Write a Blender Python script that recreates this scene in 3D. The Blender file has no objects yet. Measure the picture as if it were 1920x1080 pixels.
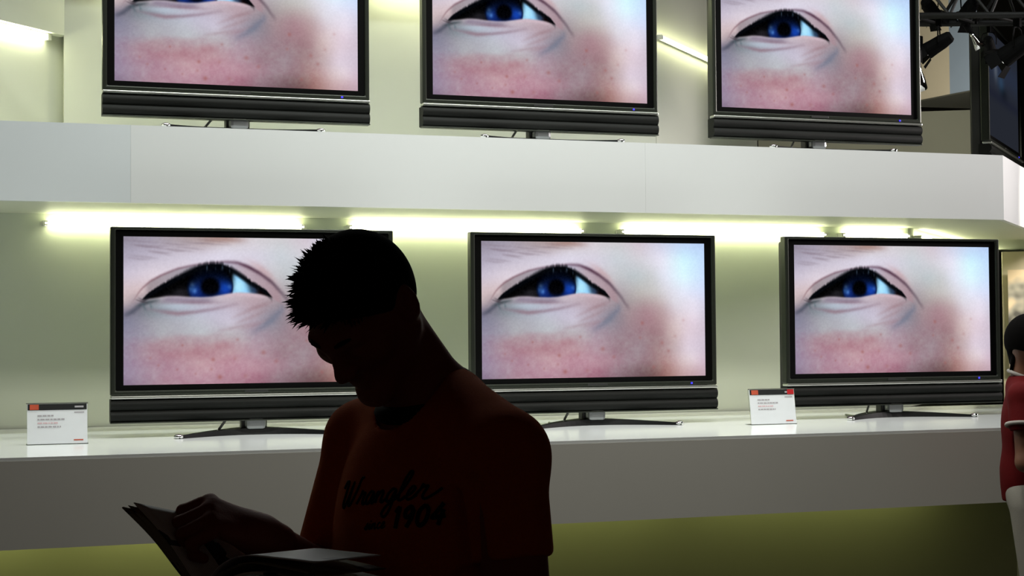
import bpy, bmesh, math, random
import numpy as np
from mathutils import Vector, Matrix
from mathutils.bvhtree import BVHTree

random.seed(5)
SC = bpy.context.scene
COL = SC.collection
PI = math.pi

# ------------------------------------------------------------------ camera
YAW, PITCH, ROLL, FOC, EYE = 0.3284, 0.0306, -0.0077, 2983.0, 1.5
r_h = Vector((math.cos(YAW), -math.sin(YAW), 0)); f_h = Vector((math.sin(YAW), math.cos(YAW), 0)); zz = Vector((0, 0, 1))
fwd = f_h*math.cos(PITCH) + zz*math.sin(PITCH)
upv = -f_h*math.sin(PITCH) + zz*math.cos(PITCH)
R_ax = r_h*math.cos(ROLL) + upv*math.sin(ROLL)
U_ax = upv*math.cos(ROLL) - r_h*math.sin(ROLL)
cam_d = bpy.data.cameras.new('camera'); cam = bpy.data.objects.new('camera', cam_d); COL.objects.link(cam)
M = Matrix((R_ax, U_ax, -fwd)).transposed().to_4x4(); M.translation = Vector((0, 0, EYE))
cam.matrix_world = M
cam_d.sensor_width = 36; cam_d.lens = FOC/1920*36; cam_d.clip_start = .05; cam_d.clip_end = 100
SC.camera = cam
SC.view_settings.view_transform = 'Standard'; SC.view_settings.look = 'None'
SC.view_settings.gamma = 1; SC.view_settings.use_curve_mapping = False
SC.view_settings.exposure = 0.0

def at(px, py, depth):
    """world point seen at a photo pixel, DEPTH metres along the view axis"""
    dx, dy = (px-960)/FOC*depth, (py-540)/FOC*depth
    return Vector((0, 0, EYE)) + R_ax*dx - U_ax*dy + fwd*depth

# ------------------------------------------------------------------ materials
def srgb(r, g, b):
    f = lambda c: (c/255/12.92) if c/255 <= .04045 else ((c/255+.055)/1.055)**2.4
    return (f(r), f(g), f(b), 1)

def mat(name, col, rough=.5, metal=0., vary=.06, scale=9., spec=.5, emit=None, estr=0., coat=0., bump=0., bscale=300.):
    m = bpy.data.materials.new(name); m.use_nodes = True
    nt = m.node_tree; b = nt.nodes['Principled BSDF']
    b.inputs['Roughness'].default_value = rough; b.inputs['Metallic'].default_value = metal
    b.inputs['Specular IOR Level'].default_value = spec; b.inputs['Coat Weight'].default_value = coat
    tc = nt.nodes.new('ShaderNodeTexCoord')
    n = nt.nodes.new('ShaderNodeTexNoise'); n.inputs['Scale'].default_value = scale; n.inputs['Detail'].default_value = 3
    nt.links.new(tc.outputs['Object'], n.inputs['Vector'])
    mx = nt.nodes.new('ShaderNodeMix'); mx.data_type = 'RGBA'
    c = Vector(col[:3])
    mx.inputs[6].default_value = (*(c*(1-vary)), 1); mx.inputs[7].default_value = (*[min(1, v) for v in c*(1+vary)], 1)
    nt.links.new(n.outputs['Fac'], mx.inputs[0]); nt.links.new(mx.outputs[2], b.inputs['Base Color'])
    if bump:
        n2 = nt.nodes.new('ShaderNodeTexNoise'); n2.inputs['Scale'].default_value = bscale
        nt.links.new(tc.outputs['Object'], n2.inputs['Vector'])
        bp = nt.nodes.new('ShaderNodeBump'); bp.inputs['Strength'].default_value = bump; bp.inputs['Distance'].default_value = .002
        nt.links.new(n2.outputs['Fac'], bp.inputs['Height']); nt.links.new(bp.outputs['Normal'], b.inputs['Normal'])
    if emit:
        b.inputs['Emission Color'].default_value = emit; b.inputs['Emission Strength'].default_value = estr
    return m

MT = dict(
    white_panel=mat('white_laminate', (.74, .77, .76, 1), .38, vary=.015, scale=2.5, spec=.3),
    blue_panel=mat('laminate_light_falloff', (.68, .73, .74, 1), .38, vary=.015, scale=2.5, spec=.3),  # light falloff towards the shelf end, put into a darker, bluer laminate colour
    counter_front=mat('counter_front_laminate', (.60, .59, .54, 1), .42, vary=.03, scale=2.5, spec=.3),
    counter_top=mat('gloss_white_top', (.80, .83, .82, 1), .13, vary=.01, scale=2, spec=.5),
    plinth=mat('lime_lit_tint', (.50, .53, .25, 1), .6, vary=.05, scale=3),  # yellow-green of the under-counter lamp light, put partly into the base colour
    niche=mat('niche_paint', (.68, .73, .61, 1), .55, vary=.03, scale=2.5, spec=.3),
    upper=mat('upper_paint', (.66, .68, .60, 1), .55, vary=.03, scale=2.5, spec=.3),
    soffit=mat('soffit_paint', (.66, .69, .58, 1), .5, vary=.02, scale=3),
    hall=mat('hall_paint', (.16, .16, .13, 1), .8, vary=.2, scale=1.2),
    dark=mat('ceiling_black', (.012, .012, .012, 1), .9, vary=.1),
    floor=mat('floor_carpet', (.045, .045, .04, 1), .8, vary=.15, scale=30, bump=.4),
    rim=mat('tv_grey_metal', (.030, .035, .026, 1), .36, metal=.5, vary=.04, scale=4),
    black=mat('tv_black_gloss', (.002, .002, .002, 1), .5, vary=.05, spec=.08),
    tvback=mat('tv_back_plastic', (.02, .021, .019, 1), .5, vary=.05),
    silver=mat('silver_trim', (.62, .64, .58, 1), .28, metal=.9, vary=.03),
    chrome=mat('chrome', (.85, .86, .84, 1), .08, metal=1., vary=.01),
    cloth=mat('speaker_cloth', (.006, .007, .0055, 1), .6, spec=.2, vary=.15, scale=60, bump=.3, bscale=900),
    neck=mat('neck_grey', (.24, .25, .25, 1), .3, metal=.6, vary=.03),
    foot=mat('foot_black', (.003, .0035, .0035, 1), .55, spec=.12, vary=.04),
    cable=mat('cable_grey', (.33, .35, .32, 1), .5, vary=.05),
    led=mat('blue_led', (.02, .02, .2, 1), .4, emit=srgb(58, 50, 255), estr=1.3),
    tube=mat('fluorescent_tube', (.9, .9, .8, 1), .4, emit=(1., 1., .62, 1), estr=12.),
    tube_up=mat('upper_fluorescent_tube', (.9, .9, .8, 1), .4, emit=(1., 1., .66, 1), estr=27.),
    tube_small=mat('strip_lamp_diffuser', (.9, .9, .8, 1), .4, emit=(1., 1., .60, 1), estr=13.),
    lamp_metal=mat('lamp_fitting', (.8, .81, .74, 1), .5, metal=0., vary=.03),
    card=mat('card_white', (.80, .83, .85, 1), .5, vary=.02, spec=.3),
    card_black=mat('card_black', (.01, .011, .011, 1), .5),
    card_red=mat('card_orange', (.55, .09, .04, 1), .5),
    card_red2=mat('card_red', (.5, .008, .012, 1), .5),
    ink=mat('ink_grey', (.42, .40, .42, 1), .6),
    ink_red=mat('ink_rose', (.70, .50, .52, 1), .6),
    truss=mat('truss_steel', (.012, .012, .012, 1), .6, metal=.2, vary=.1),
    spot=mat('spotlight_black', (.004, .004, .004, 1), .7, spec=.1, vary=.1),
    warm_rim=mat('brass_rim', (.5, .34, .16, 1), .3, metal=.8),
    beige=mat('beige_panel', (.42, .37, .26, 1), .7, vary=.04),
    bluegrey=mat('blue_grey_panel', (.20, .25, .30, 1), .7, vary=.04),
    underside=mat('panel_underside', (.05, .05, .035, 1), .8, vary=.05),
    skin=mat('skin', (.27, .07, .04, 1), .6, spec=.25, vary=.08, scale=20, bump=.1),
    skin_pale=mat('skin_tan', (.20, .09, .05, 1), .5, vary=.08, scale=20),
    hair=mat('hair_black', (.004, .0035, .0035, 1), .9, vary=.3, scale=60, spec=.05),
    shirt=mat('orange_cotton', (.52, .095, .008, 1), .85, vary=.1, scale=40, spec=.1, bump=.5, bscale=700),
    collar=mat('black_rib_knit', (.006, .006, .006, 1), .85, vary=.2, scale=80, spec=.1),
    jeans=mat('dark_denim', (.02, .03, .06, 1), .85, vary=.2, scale=40, spec=.1),
    shoe=mat('shoe_leather', (.012, .011, .01, 1), .45),
    ink_black=mat('print_black', (.003, .003, .003, 1), .8, spec=.1),
    red=mat('red_polo', (.10, .0012, .002, 1), .8, vary=.08, scale=40, spec=.15, bump=.4, bscale=600),
    white_knit=mat('white_knit', (.40, .37, .34, 1), .8, vary=.05, spec=.15),
    trousers=mat('pale_trousers', (.30, .28, .24, 1), .8, vary=.06, scale=14, spec=.15, bump=.3),
)
# magazine paper with a printed page: pale stock, blocks of dark red and black pictures
def paper(name, base, dark, redc, seed):
    m = bpy.data.materials.new(name); m.use_nodes = True; nt = m.node_tree; b = nt.nodes['Principled BSDF']
    b.inputs['Roughness'].default_value = .45
    tc = nt.nodes.new('ShaderNodeTexCoord'); mp = nt.nodes.new('ShaderNodeMapping'); mp.inputs['Location'].default_value = (seed, seed*.7, seed*.3)
    nt.links.new(tc.outputs['UV'], mp.inputs['Vector'])
    v = nt.nodes.new('ShaderNodeTexVoronoi'); v.inputs['Scale'].default_value = 3.2; v.distance = 'CHEBYCHEV'
    nt.links.new(mp.outputs['Vector'], v.inputs['Vector'])
    r = nt.nodes.new('ShaderNodeValToRGB'); r.color_ramp.interpolation = 'CONSTANT'
    e = r.color_ramp.elements; e[0].color = base; e[1].position = .62; e[1].color = dark
    e2 = e.new(.78); e2.color = redc; e3 = e.new(.88); e3.color = base
    nt.links.new(v.outputs['Color'], r.inputs['Fac'])
    w = nt.nodes.new('ShaderNodeTexWave'); w.inputs['Scale'].default_value = 16; w.bands_direction = 'Y'; w.inputs['Distortion'].default_value = 1.5
    nt.links.new(mp.outputs['Vector'], w.inputs['Vector'])
    mx = nt.nodes.new('ShaderNodeMix'); mx.data_type = 'RGBA'; mx.blend_type = 'MULTIPLY'; mx.inputs[0].default_value = .3
    nt.links.new(r.outputs['Color'], mx.inputs[6]); nt.links.new(w.outputs['Color'], mx.inputs[7])
    nt.links.new(mx.outputs[2], b.inputs['Base Color'])
    return m
MT['page_a'] = paper('printed_page', (.75, .75, .68, 1), (.02, .02, .02, 1), (.25, .02, .02, 1), 1.3)
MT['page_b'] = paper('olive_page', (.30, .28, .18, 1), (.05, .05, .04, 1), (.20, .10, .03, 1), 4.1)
MT['page_c'] = paper('pale_page', (.66, .68, .66, 1), (.40, .41, .42, 1), (.6, .58, .56, 1), 7.7)

def glass_mat():
    m = bpy.data.materials.new('clear_acrylic'); m.use_nodes = True; nt = m.node_tree
    b = nt.nodes['Principled BSDF']; b.inputs['Base Color'].default_value = (.95, .98, .97, 1)
    b.inputs['Roughness'].default_value = .03; b.inputs['Transmission Weight'].default_value = 1; b.inputs['IOR'].default_value = 1.2
    return m
MT['acrylic'] = glass_mat()

# ------------------------------------------------------------------ mesh helpers
class MB:
    """collects shapes; build() links them as ONE mesh object"""
    def __init__(s): s.v = []; s.f = []
    def add(s, v, f):
        n = len(s.v); s.v += [tuple(p) for p in v]; s.f += [tuple(i+n for i in q) for q in f]; return s
    def box(s, x0, x1, y0, y1, z0, z1, rot=None, bev=0.):
        bm = bmesh.new(); bmesh.ops.create_cube(bm, size=1)
        for q in bm.verts: q.co = Vector(((q.co.x+.5)*(x1-x0)+x0, (q.co.y+.5)*(y1-y0)+y0, (q.co.z+.5)*(z1-z0)+z0))
        if bev: bmesh.ops.bevel(bm, geom=list(bm.edges), offset=bev, segments=2, profile=.5, affect='EDGES')
        bm.verts.index_update()
        s.add([(rot @ q.co) if rot else q.co for q in bm.verts], [[q.index for q in f.verts] for f in bm.faces]); bm.free(); return s
    def prism(s, poly, z0, z1):
        """vertical prism over a counter-clockwise plan polygon"""
        n = len(poly); v = [(x, y, z0) for x, y in poly]+[(x, y, z1) for x, y in poly]
        f = [list(range(n))[::-1], list(range(n, 2*n))]+[[i, (i+1) % n, n+(i+1) % n, n+i] for i in range(n)]
        return s.add(v, f)
    def ring(s, o, i, y0, y1):
        """rectangular frame in the XZ plane: o and i are (x0,x1,z0,z1)"""
        c = lambda q, y: [(q[0], y, q[2]), (q[1], y, q[2]), (q[1], y, q[3]), (q[0], y, q[3])]
        v = c(o, y0)+c(i, y0)+c(o, y1)+c(i, y1); f = []
        for k in range(4):
            l = (k+1) % 4
            f += [[k, l, 4+l, 4+k], [8+l, 8+k, 12+k, 12+l], [k, 8+k, 8+l, l], [4+k, 4+l, 12+l, 12+k]]
        return s.add(v, f)
    def tube(s, pts, rad, n=10, closed=False):
        P = [Vector(p) for p in pts]; m = len(P)
        rad = rad if isinstance(rad, (list, tuple)) else [rad]*m
        V = []; up = None
        for i in range(m):
            if closed: t = (P[(i+1) % m]-P[i-1])
            else: t = (P[min(i+1, m-1)]-P[max(i-1, 0)])
            t.normalize()
            if up is None: up = t.orthogonal().normalized()
            up = (up-t*up.dot(t)).normalized(); b = t.cross(up)
            V += [P[i]+(up*math.cos(2*PI*k/n)+b*math.sin(2*PI*k/n))*rad[i] for k in range(n)]
        F = []
        for i in range(m if closed else m-1):
            j = (i+1) % m
            F += [[i*n+k, i*n+(k+1) % n, j*n+(k+1) % n, j*n+k] for k in range(n)]
        if not closed: F += [list(range(n))[::-1], [(m-1)*n+k for k in range(n)]]
        return s.add(V, F)
    def lathe(s, prof, n=20, M=None):
        """profile [(radius, height)] about Z, optional matrix"""
        V = []; F = []
        for r, z in prof: V += [Vector((r*math.cos(2*PI*k/n), r*math.sin(2*PI*k/n), z)) for k in range(n)]
        for i in range(len(prof)-1): F += [[i*n+k, i*n+(k+1) % n, (i+1)*n+(k+1) % n, (i+1)*n+k] for k in range(n)]
        F += [list(range(n))[::-1], [(len(prof)-1)*n+k for k in range(n)]]
        if M: V = [M @ q for q in V]
        return s.add(V, F)
    def build(s, name, m, parent=None, smooth=False, loc=None):
        me = bpy.data.meshes.new(name); me.from_pydata(s.v, [], s.f); me.update()
        bm = bmesh.new(); bm.from_mesh(me); bmesh.ops.recalc_face_normals(bm, faces=bm.faces); bm.to_mesh(me); bm.free()
        if smooth: me.polygons.foreach_set('use_smooth', [True]*len(me.polygons))
        me.materials.append(m)
        o = bpy.data.objects.new(name, me); COL.objects.link(o)
        if parent: o.parent = parent
        if loc: o.location = loc
        return o

def tag(o, label=None, cat=None, group=None, kind=None):
    if label: o['label'] = label
    if cat: o['category'] = cat
    if group: o['group'] = group
    if kind: o['kind'] = kind
    return o
def thing(name, label, cat, loc=(0, 0, 0), rz=0., group=None):
    o = bpy.data.objects.new(name, None); COL.objects.link(o); o.location = loc; o.rotation_euler = (0, 0, rz)
    o.empty_display_size = .1
    return tag(o, label, cat, group)
def copy_tree(o, parent=None):
    c = o.copy(); COL.objects.link(c)
    if parent: c.parent = parent
    for ch in list(o.children): copy_tree(ch, c)
    return c
def struct(o): o['kind'] = 'structure'; return o

# ------------------------------------------------------------------ the picture on the screens

def eye_picture(NU, NV):
    """the close-up of an eye that plays on the screens, sRGB 0..255, row 0 = top"""
    rng = np.random.RandomState(7)
    rows = [
    (.00,[(.0,132,126,142),(.1,152,146,162),(.2,158,146,152),(.3,160,140,138),(.38,170,138,128),(.45,195,182,186),(.5,205,200,206),(.6,200,198,202),(.7,202,190,202),(.8,200,204,224),(.9,190,210,242),(1,178,202,240)]),
    (.06,[(.0,152,146,164),(.1,166,158,176),(.2,172,162,174),(.3,184,172,180),(.38,208,204,214),(.5,208,204,214),(.6,198,202,208),(.7,206,198,208),(.8,212,212,232),(.9,192,222,248),(1,184,210,246)]),
    (.13,[(.0,166,160,180),(.1,182,176,194),(.2,200,194,210),(.35,216,212,230),(.5,208,204,220),(.6,196,203,211),(.7,203,202,210),(.8,228,226,242),(.9,206,244,252),(1,190,216,250)]),
    (.25,[(.0,196,188,206),(.1,216,206,218),(.3,216,206,216),(.5,208,198,208),(.6,190,192,197),(.68,182,192,197),(.75,194,197,200),(.82,222,226,242),(.9,216,246,255),(1,196,218,250)]),
    (.37,[(.0,206,188,192),(.06,206,184,186),(.3,200,190,200),(.55,186,170,178),(.62,168,160,166),(.7,184,180,178),(.77,194,192,192),(.83,214,212,222),(.9,224,228,246),(1,206,216,244)]),
    (.44,[(.0,196,180,182),(.05,150,136,146),(.1,120,124,132),(.2,170,164,180),(.3,182,172,186),(.4,186,172,184),(.5,176,152,162),(.6,152,140,148),(.66,162,152,154),(.73,172,154,156),(.79,188,174,175),(.86,218,216,226),(.95,226,222,238),(1,206,206,228)]),
    (.50,[(.0,130,122,140),(.05,112,112,126),(.1,118,130,138),(.2,162,174,188),(.3,186,186,206),(.4,190,182,200),(.5,170,152,164),(.58,140,134,146),(.65,158,138,144),(.73,164,132,140),(.8,180,156,160),(.87,214,206,216),(.95,226,218,234),(1,204,200,218)]),
    (.57,[(.0,120,120,144),(.05,134,134,150),(.1,152,152,162),(.25,178,182,192),(.4,198,192,210),(.5,166,154,168),(.56,132,132,148),(.6,136,126,138),(.65,154,130,138),(.74,160,124,133),(.8,174,146,149),(.88,216,200,206),(.95,226,212,226),(1,200,190,206)]),
    (.67,[(.0,138,132,154),(.15,166,164,172),(.3,182,186,192),(.4,178,172,178),(.5,162,146,160),(.6,146,126,138),(.7,150,121,130),(.78,156,126,131),(.85,196,172,173),(.92,221,206,216),(1,202,188,204)]),
    (.73,[(.0,144,132,154),(.1,164,138,150),(.25,172,142,150),(.4,176,148,158),(.5,170,146,160),(.6,150,126,136),(.7,148,124,134),(.78,154,126,130),(.85,188,166,168),(.92,220,206,219),(1,202,190,206)]),
    (.80,[(.0,146,134,156),(.1,164,130,144),(.25,174,134,144),(.4,180,140,150),(.5,172,142,156),(.6,150,124,134),(.7,150,130,140),(.78,158,130,132),(.85,186,166,169),(.92,219,206,220),(1,202,190,206)]),
    (.88,[(.0,150,138,162),(.1,164,136,152),(.3,188,150,160),(.45,186,146,160),(.55,166,124,140),(.65,156,136,146),(.75,148,120,126),(.82,172,136,136),(.88,206,186,188),(.95,220,202,213),(1,204,186,202)]),
    (.95,[(.0,146,134,156),(.15,168,134,150),(.3,182,144,158),(.5,166,120,136),(.6,146,122,132),(.7,120,94,100),(.76,126,96,96),(.82,160,120,116),(.9,200,172,174),(1,200,176,188)]),
    (1.0,[(.0,132,120,142),(.15,160,124,140),(.3,172,134,150),(.5,152,106,122),(.6,130,106,116),(.7,104,80,86),(.76,112,84,84),(.82,148,108,104),(.9,188,158,160),(1,188,164,176)])]
    U1=(np.arange(NU)+.5)/NU; V1=(np.arange(NV)+.5)/NV
    vs=np.array([r[0] for r in rows])
    tab=np.stack([np.stack([np.interp(U1,[q[0] for q in r[1]],[q[k] for q in r[1]]) for k in (1,2,3)],-1) for r in rows])
    img=np.empty((NV,NU,3))
    for k in range(3):
        for i in range(NU): img[:,i,k]=np.interp(V1,vs,tab[:,i,k])
    img+=np.array([7,6,5.])*(1-V1[:,None,None]*.3)
    def blur(a,n):
        k=np.hanning(2*n+3)[1:-1]; k/=k.sum(); n=len(k)//2
        for ax in (0,1):
            p=[(0,0)]*a.ndim; p[ax]=(n,n); b=np.pad(a,p,mode='edge'); o=0
            for j,w in enumerate(k):
                sl=[slice(None)]*a.ndim; sl[ax]=slice(j,j+a.shape[ax]); o=o+w*b[tuple(sl)]
            a=o
        return a
    img=blur(img,max(2,NU//34))
    U,V=np.meshgrid(U1,V1)
    def curve(pts):
        x=[p[0] for p in pts]; y=[p[1] for p in pts]
        t=np.interp(U1,x,y); n=max(1,NU//70); k=np.hanning(2*n+3)[1:-1]; k/=k.sum(); m=len(k)//2
        return np.convolve(np.pad(t,m,mode='edge'),k,mode='valid')[None,:]
    sm=lambda a,b,x: (lambda t:t*t*(3-2*t))(np.clip((x-a)/(b-a),0,1))
    def mix(mask,col):
        nonlocal img
        img=img*(1-mask[...,None])+np.asarray(col,float)*mask[...,None]
    def noise(fu,fv,seed):
        r=np.random.RandomState(seed); g=r.rand(int(fv)+3,int(fu)+3)
        x=U*fu; y=V*fv; xi=x.astype(int); yi=y.astype(int); a=x-xi; b=y-yi
        a=a*a*(3-2*a); b=b*b*(3-2*b)
        return (g[yi,xi]*(1-a)+g[yi,xi+1]*a)*(1-b)+(g[yi+1,xi]*(1-a)+g[yi+1,xi+1]*a)*b
    yC=curve([(0,.52),(.0415,.42),(.0625,.361),(.098,.302),(.1434,.258),(.203,.214),(.263,.19),(.323,.175),(.383,.166),(.428,.17),(.473,.2),(.518,.244),(.563,.302),(.593,.361),(.617,.41),(.64,.47),(1,1)])
    yU=curve([(0,.5),(.0685,.424),(.098,.376),(.143,.327),(.188,.283),(.233,.244),(.278,.203),(.323,.184),(.368,.184),(.398,.205),(.428,.234),(.458,.27),(.488,.307),(.518,.337),(.548,.37),(.568,.415),(1,.9)])
    yL=curve([(0,.41),(.0685,.427),(.113,.418),(.158,.405),(.2,.404),(.25,.41),(.293,.412),(.33,.408),(.353,.4),(.398,.386),(.428,.378),(.473,.381),(.518,.39),(.557,.408),(.575,.412),(1,.45)])
    # lid between crease and lashes
    inlid=sm(.07,.1,U)*(1-sm(.58,.62,U))*sm(-.004,.006,V-yC)*(1-sm(-.002,.01,V-yU))
    lidc=np.stack([np.interp(U,[.05,.15,.3,.38,.46,.6],c) for c in ([148,160,158,184,180,166],[132,150,152,182,162,138],[136,158,166,202,174,146])],-1)
    img=img*(1-inlid[...,None]*.9)+lidc*inlid[...,None]*.9
    # crease
    a=np.interp(U1,[.03,.06,.12,.22,.34,.42,.48,.56,.6,.64,.66],[0,.5,.7,.65,.5,.6,1,.95,.7,.4,0])[None,:]
    w=np.interp(U1,[0,.3,.45,.55,.65],[.011,.009,.014,.018,.024])[None,:]
    cc=np.stack([np.interp(U,[0,.3,.45,.6],c) for c in ([130,120,82,100],[92,95,52,84],[98,112,72,96])],-1)
    m=(np.exp(-((V-yC)/w)**2)*a)[...,None]; img=img*(1-m)+cc*m
    # red tint outside the crease at the nose side
    mix(np.exp(-((V-yC+.035)/.03)**2)*np.exp(-((U-.53)/.05)**2)*.45,(186,138,142))
    # eye opening
    ein=sm(.058,.075,U)*(1-sm(.562,.572,U))*sm(-.004,.006,V-yU)*(1-sm(-.012,.008,V-yL))
    eye=np.zeros_like(img)+np.array([9,9,12.])
    def emix(mask,col):
        nonlocal eye
        eye=eye*(1-mask[...,None])+np.asarray(col,float)*mask[...,None]
    emix(np.exp(-((U-.205)/.035)**2-((V-.368)/.03)**2)*.8,(66,64,74))
    emix(np.exp(-((U-.17)/.05)**2-((V-.405)/.018)**2)*.8,(84,76,88))
    # white of the eye
    scl=sm(.395,.412,U+.10*(V-.33))*(1-sm(.455,.505,U+.25*(.36-V)))
    emix(scl,(140,204,252)); emix(scl*np.exp(-((U-.435)/.03)**2-((V-.335)/.06)**2),(176,232,255))
    emix(sm(.47,.50,U)*(1-sm(.51,.53,U))*.8,(58,84,122))
    emix(sm(.49,.52,U),(16,6,7))
    # iris
    R=np.hypot((U-.326)*1.7778,(V-.338)); ang=np.arctan2(V-.338,(U-.326)*1.7778)
    ir=1-sm(.145,.163,R)
    fib=.5+.5*np.sin(ang*37+noise(9,9,3)*9)*.4+(noise(60,40,4)-.5)*.3
    emix(ir,(7,17,58))
    emix(ir*np.exp(-((R-.095)/.038)**2)*(.42+.4*fib),(16,48,138))
    emix(ir*np.exp(-((U-.388)/.026)**2-((V-.33)/.055)**2)*.9,(26,84,214))
    emix(ir*np.exp(-((U-.262)/.018)**2-((V-.345)/.05)**2)*.7,(36,82,176))
    for (x,y,s,c) in ((.257,.322,.008,(110,160,236)),(.266,.365,.008,(92,146,226)),(.252,.35,.01,(60,116,200)),(.4,.335,.008,(70,130,240))):
        emix(np.exp(-((U-x)/s)**2-((V-y)/(s*2.2))**2)*.8,c)
    emix(sm(.14,.155,R)*ir*.8,(6,14,44))
    emix((1-sm(.045,.078,R)),(3,3,6))
    emix(np.exp(-((U-.326)/.045)**2-((V-.40)/.02)**2)*.5,(6,16,52))
    shade=(1-sm(.04,.185,V-yU))*(1-sm(.40,.43,U))
    eye*=(1-.86*shade)[...,None]
    emix((1-sm(.0,.012,np.hypot((U-.5115)*1.7778,V-.345)))*.9,(205,215,225))
    img=img*(1-ein[...,None])+eye*ein[...,None]
    # lash roots
    st=noise(190,7,11)*.6+noise(95,5,12)*.4
    la=np.interp(U1,[.07,.14,.2,.26,.36,.42,.5,.56],[0.012,.02,.03,.036,.036,.03,.022,.008])[None,:]
    dl=V-yU
    mix(np.clip(sm(-1,.2,dl/la)*(1-sm(.0,.03,dl-.015))*sm(.30,.62,st+.35*sm(-1,.4,dl/la)),0,1)*sm(.06,.09,U)*(1-sm(.55,.57,U))*.95,(4,6,10))
    # lighter streaks between lashes
    mix(np.exp(-((dl-.02)/.018)**2)*sm(.62,.8,noise(150,3,13))*sm(.28,.31,U)*(1-sm(.38,.42,U))*.55,(96,122,150))
    # lower rim
    mix(np.exp(-((V-yL-.012)/.012)**2)*sm(.36,.4,U)*(1-sm(.5,.56,U))*.55,(214,188,200))
    mix(np.exp(-((V-yL-.02)/.018)**2)*sm(.13,.17,U)*(1-sm(.3,.36,U))*.6,(126,112,134))
    mix(np.exp(-((V-.445)/.012)**2-((U-.26)/.09)**2)*.6,(132,104,120))
    mix(np.exp(-((V-.47)/.018)**2-((U-.2)/.075)**2)*.55,(184,200,214))
    def line(p,w,col,al):
        d=np.full(U.shape,9.); T=np.zeros(U.shape)
        n=len(p)-1
        for i in range(n):
            ax,ay=p[i][0]*1.7778,p[i][1]; bx,by=p[i+1][0]*1.7778,p[i+1][1]
            t=np.clip(((U*1.7778-ax)*(bx-ax)+(V-ay)*(by-ay))/((bx-ax)**2+(by-ay)**2),0,1)
            q=np.hypot(U*1.7778-ax-t*(bx-ax),V-ay-t*(by-ay)); s=q<d
            d=np.where(s,q,d); T=np.where(s,(i+t)/n,T)
        mix(np.exp(-(d/w)**2)*al*np.sin(np.pi*np.clip(T*.92+.04,0,1))**.6,col)
    line([(.0,.535),(.03,.51),(.06,.47),(.085,.435)],.018,(74,78,94),.7)
    line([(.05,.47),(.09,.445),(.13,.43)],.012,(60,70,76),.7)
    line([(.07,.455),(.085,.5)],.008,(84,100,108),.6); line([(.1,.45),(.105,.49)],.008,(90,108,116),.5)
    for x,y in ((.045,.425),(.055,.415),(.06,.43)): line([(x,y),(x+.03,y+.02)],.005,(70,60,66),.5)
    line([(.09,.49),(.14,.505),(.2,.52),(.27,.51),(.34,.49),(.43,.455)],.014,(136,110,124),.6)
    line([(.15,.51),(.2,.522),(.25,.517)],.018,(146,112,122),.35)
    for p in ([(.41,.55),(.46,.51),(.52,.465),(.58,.43)],[(.42,.59),(.48,.55),(.54,.5)],[(.44,.63),(.5,.6),(.56,.55)],[(.47,.49),(.52,.47),(.55,.46)],[(.36,.64),(.44,.61),(.5,.585)]):
        line(p,.013,(156,126,134),.34)
    line([(.49,.65),(.53,.61),(.56,.57),(.6,.5),(.605,.46)],.024,(112,118,138),.6)
    line([(.13,.71),(.2,.685),(.3,.69),(.38,.665)],.024,(170,128,138),.3)
    line([(.1,.74),(.18,.72),(.24,.73)],.035,(168,126,134),.22)
    line([(.14,.8),(.25,.79),(.36,.74),(.42,.73)],.03,(172,122,132),.28)
    line([(.34,.745),(.4,.735)],.026,(168,116,126),.32)
    # brow hairs at the upper edge
    for k in range(26):
        x=rng.rand()*.3; y=.01+rng.rand()*.15; l=.06+rng.rand()*.1
        if y>.02+.16*(1-x/.32): continue
        line([(x,y),(x+l*.5,y+.01),(x+l,y+.005+.02*rng.rand())],.005+.004*rng.rand(),(128,112,124),.28)
    line([(.3,.02),(.38,.01),(.46,.02)],.02,(150,116,110),.45)
    # mottle and freckles on the cheek
    cheek=sm(.58,.72,V)*(1-sm(.8,.9,U))
    n=noise(36,20,21)-.5; n2=noise(80,48,22)-.5; n3=noise(190,110,23)-.5
    img+=(n*11+n2*11)[...,None]*cheek[...,None]*np.array([.5,1.,.8])
    img+=(n3*7+(noise(330,190,24)-.5)*6)[...,None]
    img+=((noise(14,8,25)-.5)*10)[...,None]*np.array([.6,1,.7])*sm(.45,.6,V)[...,None]
    for x,y,s,al in ((.336,.835,.011,.6),(.362,.955,.014,.65),(.22,.735,.007,.5),(.33,.9,.009,.35),(.53,.79,.014,.45),(.71,.6,.012,.55),(.8,.75,.012,.4),(.83,.81,.01,.4),(.76,.93,.011,.4),(.7,.71,.01,.35),(.13,.87,.008,.35),(.1,.82,.008,.3),(.2,.9,.007,.35),(.27,.93,.008,.3),(.43,.7,.009,.35),(.9,.58,.01,.2),(.86,.7,.01,.2),(.58,.85,.012,.35),(.42,.83,.01,.3),(.46,.95,.012,.3)):
        mix(np.exp(-(np.hypot((U-x)*1.7778,V-y)/(1.15*s))**2)*al*1.05,(158,96,94))
    return np.clip(img,0,255)

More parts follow.
